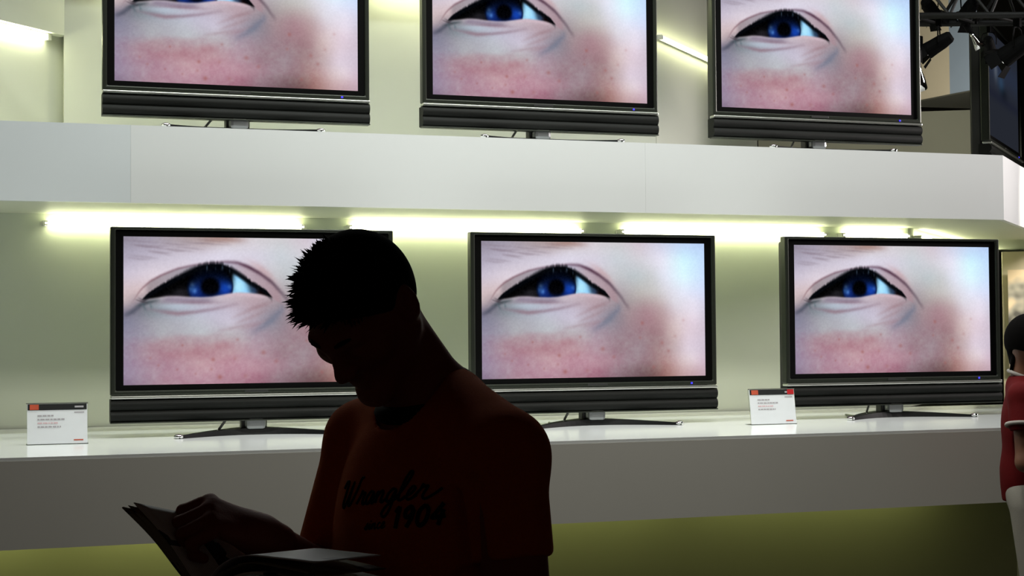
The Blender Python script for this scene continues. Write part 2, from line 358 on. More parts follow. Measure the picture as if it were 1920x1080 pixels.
def screen_mesh(name, pic, w, h):
    """a flat panel whose pixels are small faces carrying the picture's colours"""
    NV, NU = pic.shape[:2]
    lin = np.where(pic/255 <= .04045, pic/255/12.92, ((pic/255+.055)/1.055)**2.4)
    xs = np.linspace(-w/2, w/2, NU+1); zs = np.linspace(h, 0, NV+1)
    X, Z = np.meshgrid(xs, zs)
    co = np.stack([X, np.zeros_like(X), Z], -1).reshape(-1, 3)
    idx = np.arange((NU+1)*(NV+1)).reshape(NV+1, NU+1)
    q = np.stack([idx[1:, :-1], idx[1:, 1:], idx[:-1, 1:], idx[:-1, :-1]], -1).reshape(-1, 4)
    me = bpy.data.meshes.new(name)
    me.vertices.add(len(co)); me.vertices.foreach_set('co', co.ravel())
    me.loops.add(q.size); me.loops.foreach_set('vertex_index', q.ravel().astype(np.int32))
    me.polygons.add(len(q)); me.polygons.foreach_set('loop_start', (np.arange(len(q))*4).astype(np.int32))
    me.update(calc_edges=True)
    p = np.pad(lin, ((0, 1), (0, 1), (0, 0)), mode='edge'); a = np.pad(lin, ((1, 0), (1, 0), (0, 0)), mode='edge')
    b = np.pad(lin, ((0, 1), (1, 0), (0, 0)), mode='edge'); c = np.pad(lin, ((1, 0), (0, 1), (0, 0)), mode='edge')
    col = np.concatenate([((p+a+b+c)/4).reshape(-1, 3), np.ones((len(co), 1))], 1).astype(np.float32)
    at_ = me.color_attributes.new('picture', 'FLOAT_COLOR', 'POINT'); at_.data.foreach_set('color', col.ravel())
    m = bpy.data.materials.new(name+'_light'); m.use_nodes = True; nt = m.node_tree; nt.nodes.clear()
    out = nt.nodes.new('ShaderNodeOutputMaterial'); e = nt.nodes.new('ShaderNodeEmission'); ca = nt.nodes.new('ShaderNodeVertexColor'); ca.layer_name = 'picture'
    nt.links.new(ca.outputs['Color'], e.inputs['Color']); nt.links.new(e.outputs[0], out.inputs['Surface'])
    e.inputs['Strength'].default_value = 1.0
    try: m.cycles.emission_sampling = 'NONE'
    except Exception: pass
    me.materials.append(m)
    return me

# ------------------------------------------------------------------ the display: counter, shelf, walls
YC, YS, YW, YUP = 5.83, 7.05, 7.75, 8.0          # counter front, shelf front, niche wall, upper wall
ZC, ZCB, ZSB, ZST = 1.091, .7705, 2.0928, 2.432  # counter top, counter underside, shelf underside, shelf top
D = math.sqrt(.5)

cn = thing('display_counter', 'long white display counter with gloss top carrying the lower row of televisions', 'counter', (2, YC, 0))
def cpart(mb, name, m, lab=None):
    o = mb.build(name, m, cn, loc=(-2, -YC, 0)); 
    if lab: o['label'] = lab
    return o
cornerx = 4.52
cpart(MB().prism([(-2, YC+.002), (cornerx, YC+.002), (cornerx+1.9, YC+1.902), (-2, YC+1.902)], ZC-.012, ZC), 'countertop', MT['counter_top'], 'glossy white countertop')
cpart(MB().prism([(-2, YC), (cornerx, YC), (cornerx-.02, YC+.04), (-2, YC+.04)], ZCB, ZC-.0125), 'front_panel', MT['counter_front'], 'grey unlit front panel')
cpart(MB().prism([(cornerx, YC), (cornerx+1.9, YC+1.9), (cornerx+1.85, YC+1.93), (cornerx-.02, YC+.04)], ZCB, ZC-.0125), 'side_panel', MT['counter_front'])
cpart(MB().prism([(-2, YC+.04), (cornerx-.02, YC+.04), (cornerx+1.8, YC+1.86), (-2, YC+1.86)], ZCB+.16, ZCB+.18), 'bottom_board', MT['counter_front'])
cpart(MB().prism([(-2, YC+.30), (cornerx-.02, YC+.30), (cornerx+1.5, YC+1.82), (-2, YC+1.84)], 0, ZCB+.16), 'plinth', MT['plinth'], 'yellow green lit plinth set back under the counter')

sh = thing('display_shelf', 'wide white shelf fascia above the niche, carrying the upper row of televisions', 'shelf', (2, YS, ZSB))
def spart(mb, name, m, lab=None):
    o = mb.build(name, m, sh, loc=(-2, -YS, -ZSB))
    if lab: o['label'] = lab
    return o
g = .0003
spart(MB().box(-2, .658-g, YS, YS+.03, ZSB, ZST), 'fascia_panel', MT['blue_panel'], 'fascia panel at the shelf end, tinted slightly bluer where light falls off')
spart(MB().box(.658+g, 3.088-g, YS, YS+.03, ZSB, ZST), 'fascia_panel', MT['white_panel'])
spart(MB().prism([(3.088+g, YS), (5.13, YS), (5.12, YS+.03), (3.088+g, YS+.03)], ZSB, ZST), 'fascia_panel', MT['white_panel'])
spart(MB().prism([(5.13+g, YS+.001), (8.2, YS+3.071), (8.17, YS+3.085), (5.12+g, YS+.031)], ZSB, ZST), 'return_panel', MT['white_panel'])
spart(MB().prism([(-2, YS+.031), (5.115, YS+.031), (8.13, YS+3.05), (-2, YS+3.05)], ZST-.03, ZST), 'top_board', MT['white_panel'])
spart(MB().prism([(-2, YS+.031), (5.115, YS+.031), (8.13, YS+3.05), (7.38, YS+3.05), (5.03, YW-.001), (-2, YW-.001)], ZSB+.001, ZSB+.02), 'soffit_board', MT['soffit'])

# setting
struct(MB().box(-7, 16, -4, 18, -.1, 0).build('floor', MT['floor']))
struct(MB().box(-7, 16, -4, 18, 6.2, 6.3).build('ceiling', MT['dark']))
struct(MB().prism([(-2, YW), (5.0, YW), (5.0, YW+.1), (-2, YW+.1)], ZC, ZSB+.02).build('wall_back', MT['niche']))
struct(MB().prism([(5.0, YW), (7.16, YW+2.16), (7.16, YW+2.28), (5.0, YW+.1)], ZC, ZSB+.02).build('wall_right', MT['niche']))
struct(MB().prism([(.43, YUP), (3.57, YUP), (3.57, YUP+.1), (.43, YUP+.1)], ZST, 4.3).build('wall_upper_back', MT['upper']))
struct(MB().prism([(3.572, YUP), (4.87, YUP+1.298), (4.80, YUP+1.37), (3.572, YUP+.1)], ZST, 4.3).build('wall_upper_right', MT['upper']))
c45 = lambda t, off: (.43-t*D-off*D, YUP-t*D+off*D)      # along the wing that comes forward, off = behind it
struct(MB().prism([c45(1.9, .06), c45(-.075, .06), c45(-.075, .16), c45(1.9, .16)], ZST, 4.3).build('wall_upper_left', MT['upper']))
struct(MB().prism([c45(1.9, -.001), c45(-.03, -.001), c45(-.03, .06), c45(1.9, .06)], 2.985, 4.3).build('trim_1', MT['upper']))
struct(MB().box(.46, 3.57, YUP-.28, YUP-.001, 3.36, 4.3).build('trim_2', MT['upper']))
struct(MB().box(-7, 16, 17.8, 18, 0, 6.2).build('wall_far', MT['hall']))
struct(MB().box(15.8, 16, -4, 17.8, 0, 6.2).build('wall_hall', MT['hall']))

# fluorescent strip lights
def strip_light(p0, p1, label, group, m='tube', r=.013, hang=.02, nrm=(0, 0, 1), end=True):
    p0 = Vector(p0); p1 = Vector(p1); t = (p1-p0).normalized(); n = Vector(nrm); mid = (p0+p1)/2
    o = thing('strip_light', label, 'lamp', mid, group=group)
    MB().tube([p0-mid, p1-mid], r, 14).build('tube', MT[m], o, smooth=True)
    s = t.cross(n).normalized()
    b = MB(); A = Matrix((t, s, n)).transposed()
    L = (p1-p0).length/2
    fit = None
    b.box(-L-.02, L+.02, -.009, .009, hang-.006, hang, rot=A).build('fitting', MT['lamp_metal'], o); fit = COL.objects[-1]
    for sg in (-1, 1):
        MB().box(sg*L-.012, sg*L+.012, -.012, .012, -.012, hang-.006, rot=A).build('lamp_holder', MT['lamp_metal'], fit)
    return o
zt = ZSB-.046; yt = YW-.034
NG = 'fluorescent strip lights under the shelf'
for x0, x1, lab in ((.33, 1.55, 'fluorescent strip light glowing under the shelf above the lower television behind the reading man'),
                    (1.78, 3.02, 'fluorescent strip light glowing under the shelf above the middle television of the lower row'),
                    (3.24, 4.45, 'fluorescent strip light glowing under the shelf over the gap left of the rightmost lower television')):
    strip_light((x0, yt, zt), (x1, yt, zt), lab, NG, hang=.034, nrm=(0, 1, 0))
strip_light((4.56, yt, zt), (4.98, yt, zt), 'short fluorescent strip light under the shelf directly above the rightmost lower television', NG, hang=.034, nrm=(0, 1, 0))
strip_light((5.12, YW+.12-.0345*1.41421, zt), (6.9, YW+1.9-.0345*1.41421, zt), 'strip light under the shelf on the angled return beyond the rightmost lower television', NG, hang=.034, nrm=(-D, D, 0))
strip_light((3.585, YUP-.04, 3.138), (4.6, YUP+.975, 3.138), 'thin bright strip light sloping across the wall between two upper televisions', 'strip lights on the upper wall', 'tube_small', r=.011, nrm=(-D, D, 0))
a = c45(.12, -.03); b = c45(1.5, -.03)
a = c45(.065, .042); b = c45(1.5, .042)
strip_light((a[0], a[1], 2.9655), (b[0], b[1], 2.9655), 'strip light glowing below the wall box beside the leftmost upper television', 'strip lights on the upper wall', 'tube_up', r=.011)
for x0, x1 in ((.6, 1.8), (1.95, 3.15)):
    strip_light((x0, YUP-.12, 3.3405), (x1, YUP-.12, 3.3405), 'strip light high above the upper televisions, under the wall header', 'strip lights over the upper row', 'tube_up', r=.011)

# ------------------------------------------------------------------ televisions
SW, SH = 1.106, .622
eye_me = screen_mesh('screen', eye_picture(432, 243), SW, SH)
def make_tv(me):
    t = thing('television', 'television', 'television')
    MB().box(-.585, .585, .035, .10, .10, .862, bev=.012).build('housing', MT['tvback'], t)
    MB().ring((-.606, .606, .176, .881), (-.585, .585, .196, .868), -.014, .036).build('frame', MT['rim'], t)
    bv = COL.objects[-1].modifiers.new('bevel', 'BEVEL'); bv.width = .005; bv.segments = 2; bv.limit_method = 'ANGLE'
    MB().ring((-.5845, .5845, .1965, .8675), (-SW/2, SW/2, .219, .841), -.005, .034).build('bezel', MT['black'], t)
    s = bpy.data.objects.new('screen', me); COL.objects.link(s); s.parent = t; s.location = (0, 0, .219)
    MB().box(-.606, .606, -.024, .03, .1615, .1745, bev=.004).build('trim_strip', MT['silver'], t)
    b = MB(); n = 17; V = []; F = []
    for x in (-.606, .606):
        V += [(x, -.010-.014*abs(math.sin(2*PI*k/(n-1)))**.7, .160-(.160-.066)*k/(n-1)) for k in range(n)]+[(x, .05, .066), (x, .05, .160)]
    m = n+2
    F = [[k, (k+1) % m, m+(k+1) % m, m+k] for k in range(m)]+[list(range(m))[::-1], [m+k for k in range(m)]]
    b.add(V, F); bar = b.build('speaker_bar', MT['cloth'], t)
    MB().box(-.608, .608, -.020, .03, .060, .0655, bev=.002).build('speaker_trim', MT['rim'], bar)
    MB().box(.470, .480, -.0165, -.012, .181, .190, bev=.002).build('power_light', MT['led'], t)
    MB().box(-.05, .05, -.0165, -.012, .181, .1925, bev=.001).build('badge', MT['tvback'], t)
    MB().box(-.0435, .0435, -.012, .045, .02, .10, bev=.016).build('neck', MT['neck'], t, smooth=False)
    MB().box(-.055, .055, .036, .098, .015, .2, bev=.01).build('neck_spine', MT['tvback'], t)
    # boomerang foot
    N = 25; V = []; F = []
    for i in range(N):
        u = -1+2*i/(N-1); a = abs(u); x = u*.345
        yc = .065-.225*a**1.7; wd = .065*(1-a)**.8+.018; h = .017*(1-a**1.3)+.011
        V += [(x, yc-wd, 0), (x, yc+wd, 0), (x, yc+wd*.8, h), (x, yc-wd*.8, h)]
    for i in range(N-1): F += [[i*4+k, i*4+(k+1) % 4, i*4+4+(k+1) % 4, i*4+4+k] for k in range(4)]
    F += [[3, 2, 1, 0], [(N-1)*4+k for k in range(4)]]
    ft = MB().add(V, F).build('foot', MT['foot'], t)
    for sg in (-1, 1):
        MB().lathe([(.0, 0), (.017, .001), (.021, .007), (.018, .014), (.008, .018), (0, .0185)], 16, Matrix.Translation((sg*.345, -.155, 0))).build('foot_tip', MT['chrome'], ft, smooth=True)
    pts = [(-.10, .06, .12), (-.115, .05, .07), (-.15, .02, .03), (-.17, -.01, .012), (-.2, .06, .006), (-.16, .2, .006)]
    MB().tube(pts, .0055, 8).build('power_cable', MT['cable'], t, smooth=True)
    return t
TVG = 'televisions playing the close-up of an eye'
tv0 = make_tv(eye_me)
spots = [(1.1588, 6.8115, ZC, 'flat television behind the reading man, his head covering part of its eye picture'),
         (2.7276, 6.8115, ZC, 'flat television with eye close-up, middle one of the lower row on the counter'),
         (4.3086, 6.8115, ZC, 'flat television with eye close-up, rightmost on the counter beside the woman in red'),
         (1.1574, 7.2296, ZST, 'flat television on the upper shelf, leftmost, showing mostly cheek below the eye'),
         (2.6263, 7.2296, ZST, 'upper shelf television between the other two, showing the eye cut at top'),
         (4.1413, 7.2296, ZST, 'flat television on the upper shelf, rightmost, whole blue eye visible, next to dark hall')]
for i, (x, y, z, lab) in enumerate(spots):
    o = tv0 if i == 0 else copy_tree(tv0)
    o.location = (x, y, z); tag(o, lab, 'television', TVG)

# seventh television, on the return of the shelf, showing a dim blue picture
NUo, NVo = 96, 54
uu, vv = np.meshgrid((np.arange(NUo)+.5)/NUo, (np.arange(NVo)+.5)/NVo)
dim = np.zeros((NVo, NUo, 3))+np.array([36, 39, 47.])
dim += (np.exp(-((vv-.3)/.16)**2)[..., None])*np.array([2, 6, 14.])
dim -= (np.exp(-((vv-.58)/.05)**2)[..., None])*np.array([6, 6, 2.])
dim += np.exp(-((uu-.25)/.06)**2-((vv-.33)/.1)**2)[..., None]*np.array([40, 40, 36.])
dim += np.exp(-((uu-.42)/.1)**2-((vv-.42)/.08)**2)[..., None]*np.array([6, 20, 30.])
dim -= np.exp(-((uu-.5)/.12)**2-((vv-.5)/.06)**2)[..., None]*np.array([14, 14, 16.])
dim_me = screen_mesh('dim_screen', np.clip(dim, 0, 255), SW, SH)
o = copy_tree(tv0)
for ch in o.children:
    if ch.name.startswith('screen'): ch.data = dim_me
p = Vector((5.98, 8.20, ZST))
o.location = p; o.rotation_euler = (0, 0, PI/4)
tag(o, 'flat television turned side-on at the shelf end, dim blue picture', 'television', None)
if 'group' in o: del o['group']

# ------------------------------------------------------------------ price cards on the counter
def make_card():
    t = thing('price_card', 'card', 'sign')
    tilt = Matrix.Rotation(math.radians(-9), 3, 'X')
    cd = MB().box(-.114, .114, -.002, .001, .003, .160, rot=tilt).build('card', MT['card'], t)
    hd = MB().box(-.112, .112, -.0032, -.0021, .136, .1595, rot=tilt).build('header_band', MT['card_black'], cd)
    sq = MB().box(-.104, -.070, -.0042, -.0033, .1375, .158, rot=tilt).build('orange_block', MT['card_red'], cd)
    for k, (w, m) in enumerate(((.058, 'ink'), (.098, 'ink'), (.075, 'ink_red'), (.084, 'ink'))):
        bb = MB(); x = -.075; random.seed(k)
        while x < -.075+w:
            l = .006+random.random()*.012; bb.box(x, min(x+l, -.075+w+.004), -.0030, -.0021, .111-.0145*k, .1165-.0145*k, rot=tilt); x += l+.003
        bb.build('text_line', MT[m], cd)
    MB().box(.064, .102, -.003, -.0021, .1235, .1275, rot=tilt).build('text_line', MT['ink'], cd)
    MB().box(.062, .098, -.003, -.0021, .014, .0185, rot=tilt).build('text_line', MT['card_red'], cd)
    MB().box(.066, .100, -.0042, -.0033, .144, .151, rot=tilt).build('text_line', MT['ink'], cd)
    b = MB(); b.box(-.117, .117, .0015, .0035, .0, .164, rot=tilt); b.box(-.117, .117, .0, .06, .0, .0025)
    b.build('acrylic_stand', MT['acrylic'], t)
    MB().box(-.117, .117, -.003, .0035, .1605, .1645, rot=tilt).build('top_highlight', MT['silver'], t)  # silver bar standing in for the highlight on the acrylic's top edge
    return t
c0 = make_card(); c0.location = (.326, 6.50, ZC); tag(c0, 'white price card with orange corner block, standing on counter left of the televisions', 'sign', 'price cards on the counter')
c1 = copy_tree(c0); c1.location = (3.468, 6.49, ZC); tag(c1, 'white price card with red corner, standing between the middle and rightmost lower televisions', 'sign', 'price cards on the counter')
tl = Matrix.Rotation(math.radians(-9), 3, 'X')
MB().box(.078, .1115, -.0048, -.0043, .137, .1593, rot=tl).build('red_block', MT['card_red2'], [q for q in c1.children if q.name.startswith('card')][0])

# ------------------------------------------------------------------ the hall beyond
def wall_poly(pts, thick, name, m, parent=None):
    """upright panel through world points given in order, thickened away from the viewer"""
    P = [Vector(q) for q in pts]; n = (P[1]-P[0]).cross(P[2]-P[0]).normalized()
    if n.dot(fwd) < 0: n = -n
    k = len(P); V = P+[q+n*thick for q in P]
    return MB().add(V, [list(range(k)), [k+i for i in range(k)][::-1]]+[[i, (i+1) % k, k+(i+1) % k, k+i] for i in range(k)]).build(name, m, parent)
def up(px, depth, z):  # point above photo column px at that depth, at height z
    q = at(px, 540, depth); q.z = z; return q
bh = thing('hanging_header', 'beige and blue grey header box hanging in the dark hall beyond the shelf end', 'booth sign', (0, 0, 0))
zb = 3.254
q1, q2, q3 = up(1690, 12.12, zb), up(1787, 11.64, zb), up(1840, 11.38, zb)
r1, r2, r3 = up(1690, 12.17, zb), up(1787, 12.30, zb), up(1840, 12.33, zb)
top = 4.0
for nm, A, B, E, F_, mm in (('beige_panel', q1, q2, r1, r2, 'beige'), ('blue_panel', q2, q3, r2, r3, 'bluegrey')):
    MB().add([A, B, F_, E, A+zz*top*.3, B+zz*top*.3, F_+zz*top*.3, E+zz*top*.3], [[0, 1, 2, 3], [7, 6, 5, 4], [0, 4, 5, 1], [1, 5, 6, 2], [2, 6, 7, 3], [3, 7, 4, 0]]).build(nm, MT[mm], bh)
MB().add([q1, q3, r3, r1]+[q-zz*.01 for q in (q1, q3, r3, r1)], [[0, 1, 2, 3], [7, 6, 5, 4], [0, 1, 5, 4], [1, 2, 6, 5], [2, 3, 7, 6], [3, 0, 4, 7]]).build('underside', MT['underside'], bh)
pt = wall_poly([up(1425, 12.75, 0), up(1845, 12.45, 0), up(1845, 12.45, zb), up(1425, 12.75, zb)], .1, 'partition', mat('olive_partition', (.24, .245, .18, 1), .8, vary=.06, scale=1.5))
tag(pt, 'olive partition standing below the hanging header in the dark hall', 'partition')
# lit partition seen over the counter's end, with a poster
pb = wall_poly([up(1880, 10.2, 0), up(2150, 10.0, 0), up(2150, 10.0, 2.02), up(1880, 10.2, 2.02)], .06, 'display_board', MT['beige'])
tag(pb, 'beige display board behind the woman in red', 'display board')
pm = bpy.data.materials.new('poster_print'); pm.use_nodes = True
nt = pm.node_tree; bs = nt.nodes['Principled BSDF']; bs.inputs['Roughness'].default_value = .6
nz = nt.nodes.new('ShaderNodeTexNoise'); nz.inputs['Scale'].default_value = 6; tcn = nt.nodes.new('ShaderNodeTexCoord'); nt.links.new(tcn.outputs['Object'], nz.inputs['Vector'])
cr = nt.nodes.new('ShaderNodeValToRGB'); e = cr.color_ramp.elements; e[0].position = .40; e[0].color = (.06, .055, .045, 1); e[1].position = .62; e[1].color = (.55, .42, .27, 1)
q = e.new(.5); q.color = (.26, .24, .19, 1)
nt.links.new(nz.outputs['Fac'], cr.inputs['Fac']); nt.links.new(cr.outputs['Color'], bs.inputs['Base Color'])
po = wall_poly([up(1890, 10.1, 1.28), up(1985, 10.0, 1.28), up(1985, 10.0, 1.90), up(1890, 10.1, 1.90)], .02, 'poster', pm)
tag(po, 'brown and beige poster hung on the display board, partly behind the woman', 'poster')

# lighting truss with spotlights
tdir = r_h.copy(); tq = at(1702, 20, 8.75)
A45 = Matrix.Rotation(-YAW, 3, 'Z')
tr = thing('lighting_truss', 'dark steel lighting truss high in the hall beyond the shelf end', 'truss', (tq.x, tq.y, 0), -YAW)
x0, x1 = -.02, 2.2; zl, zu_ = 3.225, 3.43
for (y, z) in ((-.11, zl), (.11, zl), (0, zu_)):
    MB().tube([(x0, y, z), (x1, y, z)], .018, 10).build('chord', MT['truss'], tr, smooth=True)
b = MB(); k = 0; x = x0
while x < x1-.2:
    for y in (-.11, .11):
        b.tube([(x, y, zl), (x+.11, 0, zu_)], .009, 6); b.tube([(x+.11, 0, zu_), (x+.22, y, zl)], .009, 6)
    b.tube([(x, -.11, zl), (x+.22, .11, zl)], .009, 6); x += .22
b.build('lattice', MT['truss'], tr)
for x in (.8, 2.1): MB().tube([(x, 0, zu_), (x, 0, 6.2)], .006, 6).build('hanging_wire', MT['truss'], tr)

def make_spot():
    t = thing('spotlight', 'spot', 'spotlight')
    Rm = Matrix.Rotation(math.radians(60), 4, 'X') @ Matrix.Rotation(0, 4, 'Z')
    S = Matrix.Translation((0, 0, -.19)) @ Rm
    bd = MB().lathe([(.0, .12), (.035, .12), (.05, .10), (.062, .03), (.066, -.06), (.070, -.10), (.070, -.12), (.058, -.12), (.05, -.09), (0, -.085)], 20, S).build('body', MT['spot'], t, smooth=False)
    MB().lathe([(.050, -.115), (.058, -.121), (.058, -.126), (.05, -.126)], 20, S).build('lens_ring', MT['chrome'], bd)
    for a in (0, 90, 180, 270):
        Rz = S @ Matrix.Rotation(math.radians(a), 4, 'Z')
        m = MB(); m.add([Rz @ Vector(q) for q in ((.07, -.045, -.12), (.07, .045, -.12), (.105, .055, -.20), (.105, -.055, -.20), (.073, -.045, -.12), (.073, .045, -.12), (.108, .055, -.20), (.108, -.055, -.20))],
              [[0, 1, 2, 3], [7, 6, 5, 4], [0, 1, 5, 4], [1, 2, 6, 5], [2, 3, 7, 6], [3, 0, 4, 7]]); m.build('barn_door', MT['spot'], bd)
    MB().tube([(-.078, 0, -.19), (-.082, 0, -.12), (-.06, 0, -.06), (0, 0, -.045), (.06, 0, -.06), (.082, 0, -.12), (.078, 0, -.19)], .006, 6).build('yoke', MT['spot'], t)
    MB().box(-.02, .02, -.024, .024, -.05, .024, bev=.004).build('clamp', MT['spot'], t)
    return t
def make_par():
    t = thing('spotlight', 'par', 'spotlight')
    S = Matrix.Translation((0, 0, -.16)) @ Matrix.Rotation(math.radians(25), 4, 'X') @ Matrix.Rotation(math.radians(-22), 4, 'Y')
    MB().lathe([(0, .07), (.014, .07), (.018, .03), (.034, -.02), (.042, -.06), (.038, -.06), (.03, -.03), (0, -.02)], 20, S).build('reflector', MT['chrome'], t, smooth=True)
    MB().lathe([(0, .13), (.02, .13), (.022, .071), (0, .07)], 14, S).build('socket', MT['spot'], t)
    MB().tube([(0, 0, -.02), (0, 0, -.05)], .008, 8).build('stem', MT['spot'], t)
    MB().box(-.018, .018, -.02, .02, -.03, .022, bev=.004).build('clamp', MT['spot'], t)
    return t
SG = 'spotlights on the hall truss'
sp0, pr0 = make_spot(), make_par()
fs = fp = True
for kind, px, z, y, rz, s, lab in (
        ('s', 1768, zl-.019, -.11, 1.2, .66, 'large black spotlight with barn doors hanging below the truss left of the side-on television'),
        ('s', 1752, zu_-.019, 0, -.7, .6, 'black spotlight clamped on the upper truss tube, close to the upper rightmost television'),
        ('s', 1826, zu_-.019, 0, .2, .62, 'black spotlight on the truss directly above the side-on television'),
        ('s', 1916, zl-.019, -.11, .9, .8, 'black spotlight furthest along the truss, at the frame corner'),
        ('s', 1862, zl-.019, .11, -.4, .5, 'small black spotlight hanging under the truss over the dim blue screen'),
        ('p', 1727, zl-.13, -.11, .5, 1.2, 'small chrome reflector lamp beside the upper rightmost television'),
        ('p', 1838, zl-.0, -.11, -.8, .8, 'small chrome reflector lamp above the side-on television')):
    if kind == 's': o = sp0 if fs else copy_tree(sp0); fs = False
    else: o = pr0 if fp else copy_tree(pr0); fp = False
    q = up(px, 8.75+y, z); o.location = (q.x, q.y, z); o.rotation_euler = (0, 0, -YAW+rz); o.scale = (s, s, s)
    tag(o, lab, 'spotlight', SG)

# ------------------------------------------------------------------ bodies from blended round shapes
def smin(a, b, k):
    h = np.maximum(k-np.abs(a-b), 0)/k
    return np.minimum(a, b)-h*h*k*.25
class Field:
    """signed distance field on a grid; shapes are blended in, then skinned as one surface"""
    def __init__(s, lo, hi, h):
        s.lo = np.array(lo, float); s.h = h
        s.n = np.ceil((np.array(hi)-s.lo)/h).astype(int)+1
        s.d = np.full(s.n, .2, np.float32)
    def _apply(s, fn, lo, hi, k, op):
        pad = k+3*s.h
        i0 = np.clip(np.floor((np.array(lo)-pad-s.lo)/s.h).astype(int), 0, s.n); i1 = np.clip(np.ceil((np.array(hi)+pad-s.lo)/s.h).astype(int)+1, 0, s.n)
        if (i1 <= i0).any(): return s
        ax = [s.lo[a]+s.h*np.arange(i0[a], i1[a]) for a in range(3)]
        P = np.stack(np.meshgrid(*ax, indexing='ij'), -1).astype(np.float32)
        v = fn(P); sl = tuple(slice(i0[a], i1[a]) for a in range(3)); d = s.d[sl]
        s.d[sl] = smin(d, v, k) if op == '+' else -smin(-d, v, k)
        return s
    def cone(s, a, b, ra, rb, k=.02, op='+'):
        a = np.array(a, float); b = np.array(b, float); ab = b-a; L = max(ab @ ab, 1e-9); r = max(ra, rb)
        def fn(P):
            t = np.clip(((P-a) @ ab)/L, 0, 1); q = P-a-t[..., None]*ab
            return np.sqrt((q*q).sum(-1))-(ra+(rb-ra)*t)
        return s._apply(fn, np.minimum(a, b)-r, np.maximum(a, b)+r, k, op)
    def chain(s, pts, rr, k=.02):
        for i in range(len(pts)-1): s.cone(pts[i], pts[i+1], rr[i], rr[i+1], k)
        return s
    def ell(s, c, r, B=None, k=.02, op='+'):
        c = np.array(c, float); r = np.array(r, float); B = np.eye(3) if B is None else np.array(B, float)  # rows of B = axes
        def fn(P):
            q = (P-c) @ B.T; k0 = np.sqrt(((q/r)**2).sum(-1)); k1 = np.sqrt(((q/r**2)**2).sum(-1))+1e-9
            return np.where(k0 < 1e-4, -r.min(), k0*(k0-1)/k1)
        return s._apply(fn, c-r.max(), c+r.max(), k, op)
    def cut(s, p, n, k=.004):
        """remove everything on the side n points to, beyond p"""
        p = np.array(p, float); n = np.array(n, float); n /= np.linalg.norm(n)
        ax = [s.lo[a]+s.h*np.arange(s.n[a]) for a in range(3)]
        v = ((ax[0]-p[0])*n[0])[:, None, None]+((ax[1]-p[1])*n[1])[None, :, None]+((ax[2]-p[2])*n[2])[None, None, :]
        s.d = -smin(-s.d, -v.astype(np.float32), k); return s
    def cutcone(s, *a, **kw): return s.cone(*a, op='-', **kw)
    def mesh(s):
        d = s.d; ins = d < 0
        ins[0] = ins[-1] = False; ins[:, 0] = ins[:, -1] = False; ins[:, :, 0] = ins[:, :, -1] = False
        d = np.where(ins, d, np.maximum(d, 1e-5))
        c = [(i, j, k) for i in (0, 1) for j in (0, 1) for k in (0, 1)]
        N = np.array(d.shape)-1
        sub = lambda A, o: A[o[0]:o[0]+N[0], o[1]:o[1]+N[1], o[2]:o[2]+N[2]]
        cnt = sum(sub(ins, o).astype(np.int8) for o in c)
        act = (cnt > 0) & (cnt < 8); cells = np.argwhere(act)
        acc = np.zeros((len(cells), 3)); num = np.zeros(len(cells))
        for o1 in c:
            for a in range(3):
                if o1[a] == 1: continue
                o2 = list(o1); o2[a] = 1
                v1 = d[tuple((cells+o1).T)]; v2 = d[tuple((cells+o2).T)]
                x = (v1 < 0) != (v2 < 0); t = np.where(x, v1/(v1-v2+1e-12), 0)
                p = np.tile(np.array(o1, float), (len(cells), 1)); p[:, a] = t
                acc += p*x[:, None]; num += x
        co = s.lo+s.h*(cells+acc/num[:, None])
        idx = -np.ones(act.shape, int); idx[act] = np.arange(len(cells))
        F = []
        for a in range(3):
            b, e = (a+1) % 3, (a+2) % 3
            sl0 = [slice(1, -1)]*3; sl0[a] = slice(0, -1); sl1 = [slice(1, -1)]*3; sl1[a] = slice(1, None)
            A = ins[tuple(sl0)]; B = ins[tuple(sl1)]
            for flip, ed in ((False, A & ~B), (True, ~A & B)):
                q = np.argwhere(ed); 
                if not len(q): continue
                off = np.ones(3, int); off[a] = 0; q = q+off
                vs = []
                for db, de in ((-1, -1), (0, -1), (0, 0), (-1, 0)):
                    r = q.copy(); r[:, b] += db; r[:, e] += de; vs.append(idx[tuple(r.T)])
                f = np.stack(vs, -1); F.append(f[:, ::-1] if flip else f)
        return co, np.concatenate(F)
def skin_object(name, fields, m, parent=None, smooth_it=2):
    V = []; F = []; n = 0
    for fl in fields:
        co, f = fl.mesh() if isinstance(fl, Field) else fl
        if isinstance(fl, Field):
            # light Laplacian smoothing
            for _ in range(smooth_it):
                s_ = np.zeros_like(co); w = np.zeros(len(co))
                for k in range(4):
                    i, j = f[:, k], f[:, (k+1) % 4]
                    np.add.at(s_, i, co[j]); np.add.at(w, i, 1); np.add.at(s_, j, co[i]); np.add.at(w, j, 1)
                co = co*.5+.5*s_/np.maximum(w, 1)[:, None]
        V.append(co); F.append(np.asarray(f)+n); n += len(co)
    V = np.concatenate(V); F = np.concatenate(F)
    me = bpy.data.meshes.new(name); me.from_pydata(V.tolist(), [], F.tolist()); me.update()
    me.polygons.foreach_set('use_smooth', [True]*len(me.polygons)); me.materials.append(m)
    o = bpy.data.objects.new(name, me); COL.objects.link(o)
    if parent: o.parent = parent
    return o

